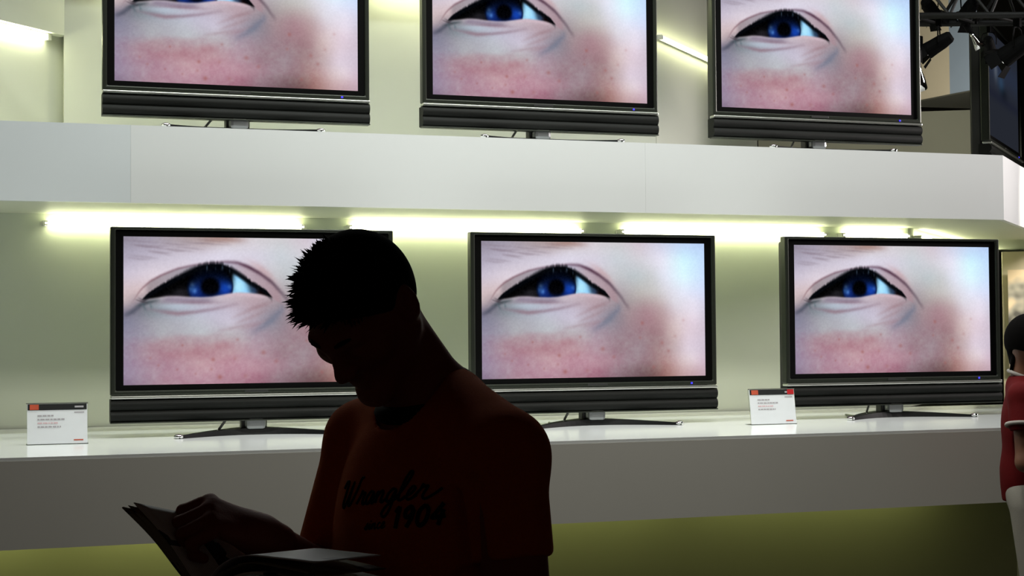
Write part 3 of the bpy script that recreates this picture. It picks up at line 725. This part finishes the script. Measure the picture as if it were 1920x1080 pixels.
# ------------------------------------------------------------------ the man with the magazine
f_ = np.array([-D, -D, 0]); l_ = np.array([D, -D, 0]); z_ = np.array([0, 0, 1.])
ROOT = Vector((.598, 2.121, 0))
ca, sa = math.cos(math.radians(50)), math.sin(math.radians(50))
HS = .90
fh_ = np.array([-math.sin(math.radians(36)), -math.cos(math.radians(36)), 0])
hf = fh_*ca-z_*sa; hu = fh_*sa+z_*ca; hl = np.array([math.cos(math.radians(36)), -math.sin(math.radians(36)), 0])
HC = np.array([-.0825, -.094, 1.544])
HB = np.array([hl, hf, hu])
def H(a, b, c): return HC+(hl*a+hf*b+hu*c)*HS
def add_head(F, neck_base, s=1.):
    F.ell(H(0, -.006, .012), np.array((.072, .090, .090))*HS, HB, .02)
    F.ell(H(0, .034, -.042), np.array((.054, .052, .070))*HS, HB, .03)
    for g in (-1, 1):
        F.cone(H(g*.048, -.005, -.058), H(g*.010, .074, -.103), .020, .015, .025)
        F.ell(H(g*.042, .058, -.026), np.array((.022, .022, .018))*HS, HB, .02)
        F.cone(H(g*.010, .088, .008), H(g*.042, .074, .012), .009, .008, .012)
    F.cone(H(-.006, .082, -.108), H(.006, .082, -.108), .014, .014, .02)
    for g in (-1, 1): F.ell(H(g*.031, .094, -.010), np.array((.015, .013, .009))*HS, HB, .008, '-')
    for g in (-1, 1): F.ell(H(g*.031, .077, -.010), np.array((.0125, .0125, .0115))*HS, HB, .003)
    F.cone(H(0, .086, .000), H(0, .108, -.036), .0075, .0095, .012)
    for g in (-1, 1): F.ell(H(g*.011, .100, -.040), np.array((.008, .010, .008))*HS, HB, .008)
    F.ell(H(0, .089, -.064), np.array((.023, .009, .005))*HS, HB, .006); F.ell(H(0, .088, -.074), np.array((.019, .009, .006))*HS, HB, .005)
    for g in (-1, 1):
        F.ell(H(g*.074, -.014, -.012), np.array((.009, .021, .033))*HS, HB, .008)
        F.ell(H(g*.081, -.010, -.010), np.array((.006, .012, .021))*HS, HB, .004, '-')
    F.cone(neck_base, H(0, -.008, -.05), .046, .043, .02); F.cone(np.array([.024, .030, 1.416]), H(.006, -.034, -.035), .040, .032, .02); F.cone(np.array([.030, .035, 1.41]), np.array([.05, .03, 1.36]), .042, .05, .03)

NB = np.array([-.006, .004, 1.402])
TL = np.array([.028, -.010, 1.404]); TR = np.array([-.020, .040, 1.402])
SHL = np.array([.104, -.122, 1.345]); SHR = np.array([-.098, .118, 1.352])
ELL = np.array([.130, -.165, 1.09]); WRL = np.array([-.055, -.285, 1.118])
ELR = np.array([-.150, .105, 1.145]); WRR = np.array([-.214, -.060, 1.232])
HIPL, HIPR = l_*.09+z_*.90, -l_*.09+z_*.90
KNL, KNR = l_*.10+f_*.02+z_*.49, -l_*.10+f_*.02+z_*.49
ANL, ANR = l_*.11-f_*.02+z_*.08, -l_*.11-f_*.02+z_*.08
man_fields = []
F = Field((-.36, -.48, 0.0), (.32, .32, 1.70), .0075)
TB = np.array([l_, f_, z_])
F.ell(z_*1.22, (.145, .098, .20), TB, .03); F.ell(z_*1.03, (.142, .095, .19), TB, .04)
F.cone(TL-z_*.01, SHL, .046, .046, .04); F.cone(TR-z_*.01, SHR, .046, .046, .04)
F.chain([SHL, ELL, WRL], [.050, .040, .027], .02); F.chain([SHR, ELR, WRR], [.050, .040, .027], .02)
for h, k, a in ((HIPL, KNL, ANL), (HIPR, KNR, ANR)):
    F.chain([h, k, a], [.085, .055, .040], .03); F.cone(a, a+f_*.15-z_*.045, .036, .026, .02)
add_head(F, NB)
F.cut((0, 0, 1.30), (0, 0, 1))       # the head and neck follow at a finer grid, below
lowb = F
Fh = Field((-.26, -.28, 1.26), (.20, .20, 1.70), .004)
Fh.ell(z_*1.22, (.145, .098, .20), TB, .03)
Fh.cone(TL-z_*.01, SHL, .046, .046, .04); Fh.cone(TR-z_*.01, SHR, .046, .046, .04)
Fh.chain([SHL, ELL], [.050, .040]); Fh.chain([SHR, ELR], [.050, .040])
add_head(Fh, NB)
def hand(F, wrist, ax, side, pal, curl, thumb_sign, grip=1.):
    """ax: wrist->knuckles, side: towards the index finger, pal: out of the palm"""
    ax = ax/np.linalg.norm(ax); side = side-ax*(side @ ax); side /= np.linalg.norm(side); pal = np.cross(ax, side)*np.sign(np.dot(np.cross(ax, side), pal))
    F.cone(wrist-ax*.02, wrist+ax*.02, .025, .024, .01)
    for o in (-.022, 0, .022): F.cone(wrist+ax*.012+side*o*.6, wrist+ax*.085+side*o, .016, .012, .02)
    for o, L, c in ((.031, .9, 0), (.0105, 1.0, .05), (-.0105, .94, .1), (-.030, .76, .18)):
        k = wrist+ax*(.092-.006*abs(o)/.03)+side*o
        p = k; ang = curl[0]+c; pts = [p]
        for sl, ca_ in ((.044, curl[1]), (.027, curl[2]), (.020, 0)):
            p = p+(ax*math.cos(ang)+pal*math.sin(ang))*sl*L; pts.append(p); ang += ca_
        F.chain(pts, [.0098, .0088, .0082, .0072], .004)
    t0 = wrist+ax*.022+side*.024+pal*.006
    t1 = t0+(ax*.6+side*.62+pal*.35)*.038; t2 = t1+(ax*.85+side*.05+pal*.55)*.034; t3 = t2+(ax*.75-side*.25+pal*.55)*.024
    F.chain([t0, t1, t2, t3], [.0165, .0115, .0100, .0085], .008)
hr_ax = np.array([-.060, -.042, .034]); 
Fr = Field((-.40, -.30, 1.08), (-.08, .06, 1.38), .003)
Fr.cone(ELR+(WRR-ELR)*.7, WRR, .0305, .0265, .01)
hand(Fr, WRR, hr_ax, np.array([-.25, .75, .6]), np.array([-.5, .1, -.9]), (1.0, 1.1, .9), 1)
hl_ax = np.array([-.9, .22, .10])
Fl = Field((-.30, -.40, 1.00), (.04, -.14, 1.24), .003)
Fl.cone(ELL+(WRL-ELL)*.75, WRL, .030, .0265, .01)
hand(Fl, WRL, hl_ax, np.array([-.1, -.95, .1]), np.array([0, 0, 1.]), (.12, .2, .2), 1)
man = skin_object('person', [lowb, Fh, Fr, Fl], MT['skin'])
man.location = ROOT; man.rotation_euler = (0, 0, -YAW)
tag(man, 'man in dark orange printed t-shirt reading a magazine with bowed head', 'person')

# hair: cropped cap, longer and spiky over the brow
Fc = Field((-.27, -.28, 1.38), (.08, .08, 1.70), .004)
Fc.ell(H(0, -.007, .014), np.array((.079, .097, .097))*HS, HB, .01)
Fc.cut(H(0, .078, .050), hf*.62-hu*.78, .012)
for g in (-1, 1): Fc.cutcone(H(g*.085, -.012, -.012), H(g*.07, -.012, -.015), .024, .024, k=.006)
co, fc = Fc.mesh()
rs = np.random.RandomState(3)
V = [co]; FF = [fc]; n0 = len(co)
cen = H(0, -.007, .014); cand = []
tree_pts = co
for _ in range(6000):
    i = rs.randint(len(co)); p = co[i]; q = (p-cen) @ HB.T
    fr = q[1]*.75+q[2]*.66
    if fr < .035 or q[2] < -.01: continue
    cand.append((p, q, fr))
    if len(cand) >= 900: break
for p, q, fr in cand:
    nrm = (q/np.array([.079, .097, .097])**2) @ HB; nrm /= np.linalg.norm(nrm)
    wgt = min(1, max(0, (fr-.035)/.05))*(1. if q[1] > .0 else .5)
    L = (.006+.017*wgt)*(.5+.7*rs.rand())
    dr = nrm+hf*.25*wgt+rs.randn(3)*.28; dr /= np.linalg.norm(dr)
    a = np.cross(dr, [.3, .5, .8]); a /= np.linalg.norm(a); b = np.cross(dr, a); r = .0026
    base = p-nrm*.004
    vs = [base+(a*math.cos(t)+b*math.sin(t))*r for t in (0, 2.1, 4.2)]+[base+dr*L*.6+(a*math.cos(t)+b*math.sin(t))*r*.6+rs.randn(3)*.001 for t in (0, 2.1, 4.2)]+[base+dr*(L+.004)+rs.randn(3)*.0015]
    V.append(np.array(vs)); m0 = n0
    FF.append(np.array([[m0, m0+1, m0+4, m0+3], [m0+1, m0+2, m0+5, m0+4], [m0+2, m0, m0+3, m0+5], [m0+3, m0+4, m0+6, m0+6], [m0+4, m0+5, m0+6, m0+6], [m0+5, m0+3, m0+6, m0+6]])); n0 += 7
V = np.concatenate(V); FF = np.concatenate(FF)
me = bpy.data.meshes.new('hair'); me.from_pydata(V.tolist(), [], [list(dict.fromkeys(q)) for q in FF.tolist()]); me.update(); me.materials.append(MT['hair'])
me.polygons.foreach_set('use_smooth', [True]*len(me.polygons))
hair = bpy.data.objects.new('hair', me); COL.objects.link(hair); hair.parent = man
# eyebrows
for g in (-1, 1):
    MB().tube([H(g*.014, .093, .014), H(g*.028, .090, .019), H(g*.043, .077, .017)], [.0028, .003, .0015], 6).build('eyebrow', MT['hair'], man, smooth=True)

# t-shirt
Fs = Field((-.24, -.26, .80), (.25, .24, 1.52), .005)
Fs.ell(z_*1.215, (.158, .110, .215), TB, .03); Fs.ell(z_*1.02, (.160, .112, .22), TB, .05)
Fs.cone(z_*.98, z_*.86, .13, .135, .05)
Fs.cone(TL, SHL, .047, .055, .035); Fs.cone(TR, SHR, .047, .055, .035)
Fs.cone(np.array([.030, .034, 1.403]), np.array([.05, .03, 1.33]), .048, .06, .03); Fs.cone(np.array([.034, .022, 1.405]), SHL, .044, .054, .03)
SLL, SLR = ELL+(SHL-ELL)*.50, np.array([-.151, .108, 1.192])
Fs.cone(SHL, SLL-np.array([0, 0, .04]), .056, .056, .02); Fs.cone(SHR, SLR-np.array([.004, 0, .03]), .055, .049, .02)
# folds
rs = np.random.RandomState(9)
for _ in range(16):
    a = rs.uniform(-.12, .12); zc_ = rs.uniform(.9, 1.25); w = rs.uniform(.04, .11)
    p0 = z_*zc_+l_*a+f_*(.118*math.sqrt(max(0, 1-(a/.17)**2))+.004); p1 = p0+l_*rs.uniform(-.06, .06)-z_*w
    Fs.cone(p0, p1, .003, .003, k=.016, op='-')
for p0, p1 in ((SHL+np.array([-.05, -.01, -.05]), SLL+np.array([-.058, 0, -.0])), (SHR+np.array([.06, -.03, -.05]), SLR+np.array([.055, -.02, 0]))):
    Fs.cone(p0, p1, .006, .007, k=.012, op='-')
Fs.cone(np.array([.066, -.170, 1.315]), np.array([.082, -.176, 1.15]), .009, .012, k=.012, op='-')
Fs.cutcone(NB+f_*.012-z_*.03, H(0, -.04, -.03)+z_*.05, .050, .056, k=.006)
# hems
Fs._apply(lambda P: np.maximum(np.abs((P-(SLL-np.array([0, 0, .076]))) @ (SHL-SLL)/np.linalg.norm(SHL-SLL))-.07, np.linalg.norm(P-(SLL-np.array([0, 0, .076])), axis=-1)-.095), SLL-.25, SLL+.1, .003, '-')
Fs._apply(lambda P: np.maximum(np.abs((P-(SLR-np.array([.014, 0, .083]))) @ (SHR-SLR)/np.linalg.norm(SHR-SLR))-.081, np.linalg.norm(P-(SLR-np.array([.014, 0, .083])), axis=-1)-.105), SLR-.25, SLR+.1, .003, '-')
Fs.ell(z_*1.02, (.157, .110, .22), TB, .012); Fs.ell(z_*1.19, (.150, .106, .19), TB, .012)
Fs.cut((0, 0, .83), (0, 0, -1))
tee = skin_object('t_shirt', [Fs], MT['shirt'], man, 2)
# collar band
ring = []
cc = NB+z_*.019+np.array([.002, 0, 0])
for k in range(36):
    a = 2*PI*k/36; c_, s_ = math.cos(a), math.sin(a)
    ring.append(cc+l_*.057*s_+f_*.058*c_+z_*(-.027*c_-.004*abs(s_)))
MB().tube(ring, .0125, 10, closed=True).build('collar', MT['collar'], tee, smooth=True)['label'] = 'black ribbed collar'

# printed lettering, laid on the chest
bvh = BVHTree.FromPolygons([v.co for v in tee.data.vertices], [p.vertices for p in tee.data.polygons])
def catmull(p, n=6):
    P = [p[0]]+list(p)+[p[-1]]; o = []
    for i in range(1, len(P)-2):
        a, b, c, d = [np.array(P[i+j], float) for j in (-1, 0, 1, 2)]
        for k in range(n):
            t = k/n; o.append(.5*(2*b+(c-a)*t+(2*a-5*b+4*c-d)*t*t+(3*b-a-3*c+d)*t**3))
    o.append(np.array(p[-1], float)); return o
def lettering(strokes, name, org, ex, ey, w, m):
    mb = MB()
    for st in strokes:
        pts = []
        for q in catmull(st):
            p = org+ex*q[0]+ey*q[1]+f_*.3
            h_ = bvh.ray_cast(Vector(p), Vector(-f_))
            if h_[0] is None: continue
            pts.append(h_[0]+h_[1]*.0006)
        if len(pts) > 2: mb.tube(pts, w, 6)
    o = mb.build(name, m, tee, smooth=True); return o
def letters(tbl, text, sc, adv, x=0., y=0., slant=.25):
    out = []
    for ch in text:
        wd, sts = tbl[ch]
        for st in sts: out.append([((x+(px+py*slant)*sc), y+py*sc) for px, py in st])
        x += (wd+adv)*sc
    return out
SCRIPT = {
 'W': (1.25, [[(-.25, .75), (-.1, 1.0), (.08, .95), (.05, .5), (.0, .1), (.15, -.05), (.4, .4), (.55, .95), (.48, .4), (.5, .02), (.7, .1), (.95, .6), (1.05, 1.05), (1.2, 1.1)]]),
 'r': (.45, [[(-.1, .05), (.08, .35), (.12, .55), (.16, .42), (.34, .45), (.28, .15), (.36, .0), (.55, .12)]]),
 'a': (.55, [[(.42, .42), (.22, .48), (.05, .25), (.1, .02), (.28, .05), (.42, .42), (.4, .12), (.46, .0), (.62, .12)]]),
 'n': (.6, [[(-.05, .1), (.1, .45), (.1, .0), (.12, .25), (.3, .46), (.4, .36), (.38, .1), (.46, .0), (.64, .12)]]),
 'g': (.55, [[(.42, .42), (.22, .48), (.05, .25), (.1, .02), (.28, .05), (.42, .42), (.38, -.3), (.2, -.6), (.02, -.45), (.2, -.15), (.6, .12)]]),
 'l': (.35, [[(-.05, .1), (.2, .55), (.3, 1.0), (.18, 1.1), (.08, .7), (.08, .1), (.2, 0), (.4, .12)]]),
 'e': (.45, [[(-.05, .1), (.2, .2), (.32, .4), (.2, .5), (.08, .3), (.1, .05), (.26, .0), (.5, .14)]]),
 'R': (.6, [[(-.1, .05), (.08, .35), (.12, .55), (.16, .42), (.34, .45), (.28, .1), (.42, -.05), (.7, .1), (.9, .3)]]),
 's': (.4, [[(-.05, .08), (.18, .4), (.22, .5), (.3, .2), (.2, .0), (.05, .04), (.5, .12)]]),
 'i': (.3, [[(-.05, .1), (.1, .45), (.08, .1), (.16, 0), (.34, .12)], [(.14, .62), (.15, .66)  , (.16, .62)]]),
 'c': (.42, [[(.34, .4), (.2, .48), (.05, .25), (.12, .02), (.28, .02), (.46, .12)]]),
 '1': (.4, [[(.05, .8), (.22, 1.0), (.22, .5), (.22, 0)]]),
 '9': (.6, [[(.5, .75), (.3, 1.0), (.08, .8), (.15, .5), (.4, .55), (.5, .8), (.46, .4), (.3, 0)]]),
 '4': (.6, [[(.35, 1.0), (.15, .6), (.02, .35), (.3, .35), (.58, .38)], [(.42, .7), (.40, .3), (.38, -.05)]]),
 '0': (.6, [[(.3, 1.0), (.08, .75), (.08, .25), (.28, 0), (.5, .25), (.5, .75), (.3, 1.0)]]),
 '7': (.6, [[(.02, .9), (.3, .98), (.56, 1.0), (.4, .6), (.28, .2), (.22, -.2)]]),
}
tz = np.array([-.033, -.121, 1.26])
exv = l_*.985+z_*.14; eyv = z_
org = np.array([-.130, -.038, 1.270])
lettering(letters(SCRIPT, 'WrangleR', .0325, .02), 'shirt_lettering', org, exv, eyv, .0019, MT['ink_black'])
org2 = org+exv*.062-z_*.034
lettering(letters(SCRIPT, 'since', .016, .04), 'shirt_lettering', org2, exv, eyv, .0011, MT['ink_black'])
lettering(letters(SCRIPT, '1904', .026, .14, slant=.15), 'shirt_lettering', org2+exv*.050-z_*.002, exv, eyv, .0030, MT['ink_black'])

# jeans and shoes
Fj = Field((-.26, -.26, .03), (.26, .26, 1.04), .008)
Fj.ell(z_*.95, (.155, .11, .10), TB, .03)
for h, k, a in ((HIPL, KNL, ANL), (HIPR, KNR, ANR)): Fj.chain([h, k, a-z_*.02], [.100, .072, .065], .03)
Fj.cut((0, 0, .05), (0, 0, -1))
skin_object('trousers', [Fj], MT['jeans'], man, 1)
for a in (ANL, ANR):
    Fx = Field(a-np.array([.28, .28, .09]), a+np.array([.2, .2, .1]), .007)
    Fx.cone(a-z_*.03-f_*.03, a+f_*.17-z_*.05, .046, .038, .02); Fx.cone(a, a-z_*.03, .048, .045, .02); Fx.cut((0, 0, .003), (0, 0, -1))
    skin_object('shoe', [Fx], MT['shoe'], man, 1)

# ------------------------------------------------------------------ the magazine
mg = thing('magazine', 'open printed magazine held low by the reading man', 'magazine', ROOT, -YAW)
def L2(px, py, d):   # local point (man's frame) at a photo pixel and depth
    q = at(px, py, d)-ROOT; return np.array(Matrix.Rotation(YAW, 3, 'Z') @ q)
def leaf(profile, depth_vec, name, m, thick=.0012, bow=.0):
    """profile: cross-section from the spine to the fore-edge; swept along the spine"""
    pr = catmull(profile, 5); nu, nv = len(pr), 9; V = []; UV = []
    for j in range(nv):
        t = j/(nv-1)
        for i, p in enumerate(pr):
            s = i/(nu-1); V.append(p+np.array(depth_vec)*t+z_*bow*math.sin(PI*t)*s); UV.append((s, t))
    nrm = np.cross(pr[-1]-pr[0], depth_vec); nrm /= np.linalg.norm(nrm); n = len(V)
    V2 = V+[p-nrm*thick for p in V]; F = []
    for j in range(nv-1):
        for i in range(nu-1):
            a, b, c, d = j*nu+i, j*nu+i+1, (j+1)*nu+i+1, (j+1)*nu+i; F += [[a, b, c, d], [n+d, n+c, n+b, n+a]]
    for j in range(nv-1):
        for i in (0, nu-1): a, b = j*nu+i, (j+1)*nu+i; F.append([a, b, n+b, n+a])
    for i in range(nu-1):
        for j in (0, nv-1): a, b = j*nu+i, j*nu+i+1; F.append([a, b, n+b, n+a])
    o = MB().add(V2, F).build(name, m, mg, smooth=True)
    uvl = o.data.uv_layers.new(name='UVMap'); UU = UV+UV
    for lp in o.data.loops: uvl.data[lp.index].uv = UU[lp.vertex_index]
    return o
back = np.array([.115, .115, -.042])             # along the spine, towards his belly
def prof(pts): return [L2(*q) for q in pts]
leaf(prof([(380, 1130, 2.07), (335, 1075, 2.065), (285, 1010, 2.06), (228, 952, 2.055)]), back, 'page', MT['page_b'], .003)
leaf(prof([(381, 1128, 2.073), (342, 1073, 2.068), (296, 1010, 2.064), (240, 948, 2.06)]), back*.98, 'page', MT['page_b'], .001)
leaf(prof([(384, 1126, 2.077), (350, 1070, 2.074), (308, 1008, 2.070), (250, 943, 2.066)]), back, 'page', MT['page_a'], .002)
rb = np.array([.075, .075, -.002])
leaf(prof([(382, 1120, 2.03), (402, 1070, 2.01), (450, 1042, 1.99), (520, 1046, 1.97), (590, 1054, 1.95)]), rb, 'page', MT['page_c'], .0012)
leaf(prof([(384, 1122, 2.03), (408, 1078, 2.01), (460, 1055, 1.99), (530, 1064, 1.97), (600, 1080, 1.95)]), rb, 'page', MT['page_b'], .0012)
leaf(prof([(386, 1124, 2.03), (418, 1090, 2.01), (470, 1072, 1.99), (540, 1084, 1.97), (610, 1100, 1.95)]), rb, 'page', MT['page_a'], .003)

# ------------------------------------------------------------------ the woman at the counter's end
WR = Vector((4.10, 5.48, 0))
wf, wl = np.array([1., 0, 0]), np.array([0, 1., 0]); WB = np.array([wl, wf, z_])
F = Field((-.20, -.30, 0), (.42, .30, 1.62), .008)
whc = np.array([.012, 0, 1.462])
F.ell(whc+wf*-.005, (.07, .088, .10), WB, .02); F.ell(whc+wf*.035-z_*.045, (.052, .05, .068), WB, .03)
F.cone(whc+wf*.085-z_*.005, whc+wf*.098-z_*.036, .008, .009, .012)
F.ell(whc+wf*.085-z_*.062, (.02, .01, .008), WB, .008); F.ell(whc+wf*.075-z_*.10, (.018, .016, .014), WB, .02)
for g in (-1, 1): F.ell(whc+wl*g*.072-wf*.01-z_*.015, (.008, .018, .028), WB, .008); F.ell(whc+wl*g*.03+wf*.082-z_*.01, (.012, .012, .009), WB, .006, '-')
F.cone(whc-wf*.03-z_*.07, np.array([-.035, 0, 1.29]), .044, .048, .03)
F.ell(z_*1.12-wf*.01, (.135, .09, .19), WB, .03); F.ell(z_*.90, (.125, .085, .15), WB, .03)
for g in (-1, 1):
    shd = np.array([-.02, g*.155, 1.24]); el = np.array([-.01, g*.195, .985]); wr = np.array([.19, g*.16, .96])
    F.cone(np.array([-.03, 0, 1.27]), shd, .045, .045, .03); F.chain([shd, el, wr], [.043, .036, .024], .02)
    F.chain([np.array([.01, g*.08, .82]), np.array([.02, g*.085, .45]), np.array([0, g*.09, .08])], [.08, .052, .038], .03); F.cone((0, g*.09, .07), (.14, g*.095, .035), .034, .025, .02)
Fw = [F]
for g in (-1, 1):
    wr = np.array([.19, g*.16, .96]); h2 = Field(wr-np.array([.08, .12, .12]), wr+np.array([.26, .12, .12]), .004)
    hand(h2, wr, np.array([1., -g*.25, .0]), np.array([0, -g*.3, 1.]), np.array([0, -g*1., -.2]), (.3, .4, .3), 1); Fw.append(h2)
wo = skin_object('person', Fw, MT['skin_pale'])
wo.location = WR; wo.rotation_euler = (0, 0, -YAW-math.radians(22))
tag(wo, 'woman in red polo shirt and pale trousers standing at the counter end', 'person')
F = Field((-.14, -.14, 1.32), (.16, .14, 1.64), .005)
F.ell(whc-wf*.012+z_*.01, (.083, .10, .108), WB, .02); F.cut(whc+wf*.055, wf*.9-z_*.35, .01); F.cut(whc-z_*.045, -z_-wf*.25, .01)
F.cone(whc-wf*.07-z_*.03, whc-wf*.075-z_*.08, .034, .018, .02)
for k in range(5): F.cone(whc-wf*(.07+.004*k)-z_*.06+wl*(k-2)*.014, whc-wf*(.088-.006*k)-z_*(.125+.012*(k % 3))+wl*(k-2)*.016, .012, .004, .008)
skin_object('hair', [F], MT['hair'], wo)
F = Field((-.22, -.30, .78), (.20, .30, 1.38), .006)
F.ell(z_*1.12-wf*.012, (.155, .105, .205), WB, .03); F.ell(z_*.93, (.15, .112, .17), WB, .05); F.cone(z_*.93, z_*.80, .112, .115, .05)
for g in (-1, 1):
    F.cone(np.array([-.035, 0, 1.285]), np.array([-.02, g*.155, 1.245]), .050, .054, .035)
    F.cone(np.array([-.02, g*.155, 1.24]), np.array([-.012, g*.185, 1.135]), .056, .060, .02)
    F._apply(lambda P, g=g: np.linalg.norm(P-np.array([-.008, g*.192, 1.05]), axis=-1)-.078, np.array([-.1, g*.192-.09, .96]), np.array([.09, g*.192+.09, 1.14]), .004, '-')
F.cutcone(np.array([-.035, 0, 1.27]), whc, .050, .055, k=.006)
F.cut((0, 0, .815), (0, 0, -1))
polo = skin_object('polo_shirt', [F], MT['red'], wo)
for g in (-1, 1):
    cc = np.array([-.013, g*.187, 1.132]); a1 = np.array([1, 0, .0]); a2 = np.array([0, 1, g*.25]); a2 /= np.linalg.norm(a2)
    MB().tube([cc+a1*.066*math.cos(2*PI*k/28)+a2*.062*math.sin(2*PI*k/28) for k in range(28)], .0085, 8, closed=True).build('sleeve_band', MT['white_knit'], polo, smooth=True)
MB().tube([np.array([-.03, 0, 1.325])+wf*.053*math.cos(2*PI*k/28)+wl*.055*math.sin(2*PI*k/28)-z_*.02*math.cos(2*PI*k/28) for k in range(28)], .008, 8, closed=True).build('collar', MT['white_knit'], polo, smooth=True)
F = Field((-.20, -.24, .03), (.24, .24, .96), .008)
F.ell(z_*.86+wf*.005, (.155, .118, .11), WB, .03)
for g in (-1, 1): F.chain([np.array([.012, g*.075, .80]), np.array([.03, g*.085, .45]), np.array([.005, g*.09, .07])], [.096, .068, .070], .03)
F.cut((0, 0, .045), (0, 0, -1))
skin_object('trousers', [F], MT['trousers'], wo, 1)
for g in (-1, 1):
    F = Field((-.10, g*.09-.09, -.02), (.26, g*.09+.09, .16), .006)
    F.cone((-.02, g*.09, .05), (.16, g*.095, .036), .045, .034, .02); F.cut((0, 0, .003), (0, 0, -1))
    skin_object('shoe', [F], MT['shoe'], wo, 1)

# ------------------------------------------------------------------ light
def area(name, loc, rot, sx, sy, power, col, spread=180):
    d = bpy.data.lights.new(name, 'AREA'); d.shape = 'RECTANGLE'; d.size = sx; d.size_y = sy; d.energy = power; d.color = col; d.spread = math.radians(spread)
    o = bpy.data.objects.new(name, d); COL.objects.link(o); o.location = loc; o.rotation_euler = rot; return o
for i, x in enumerate((-.6, .7, 2.0, 3.3, 4.6)):
    area('downlight', (x, 6.38, 4.4), (0, 0, 0), .9, .15, (9, 15, 19, 17, 11)[i], (.95, 1., .97), 130)
for i, x in enumerate((-.2, 1.3, 2.8, 4.3)):
    area('hall_light', (x, 4.9, 4.5), (math.radians(20), 0, 0), .5, .3, (4.5, 13, 16, 6)[i], (1., .98, .9), 96)
for x, pw in ((-.3, .85), (.95, .85), (2.2, .55), (3.45, .5)):
    area('plinth_light', (x, YC+.16, ZCB+.15), (math.radians(25), 0, 0), 1.15, .05, pw, (1., 1., .55))
fl = up(1640, 10.0, 2.75); fd = up(1765, 12.0, 3.3)-fl
area('far_hall_fill', tuple(fl), tuple(fd.to_track_quat('-Z', 'Z').to_euler()), .8, .5, 26, (1., .95, .85), 150)  # added fill hidden behind an upper television, brightens the header and partition
bl = up(2090, 8.6, 2.5); bd2 = up(1905, 10.1, 1.6)-bl
area('board_fill', tuple(bl), tuple(bd2.to_track_quat('-Z', 'Z').to_euler()), .4, .3, 14, (1., .94, .82), 90)  # added fill out of view, only to brighten the display board
area('side_fill', (8.2, 6.2, 3.3), (math.radians(78), 0, math.radians(80)), .8, .8, 24, (1., .91, .90), 60)  # added pinkish fill out of view, brightens the shelf's return panel
w = bpy.data.worlds.new('world'); SC.world = w; w.use_nodes = True
w.node_tree.nodes['Background'].inputs['Color'].default_value = (.017, .011, .009, 1); w.node_tree.nodes['Background'].inputs['Strength'].default_value = 1.
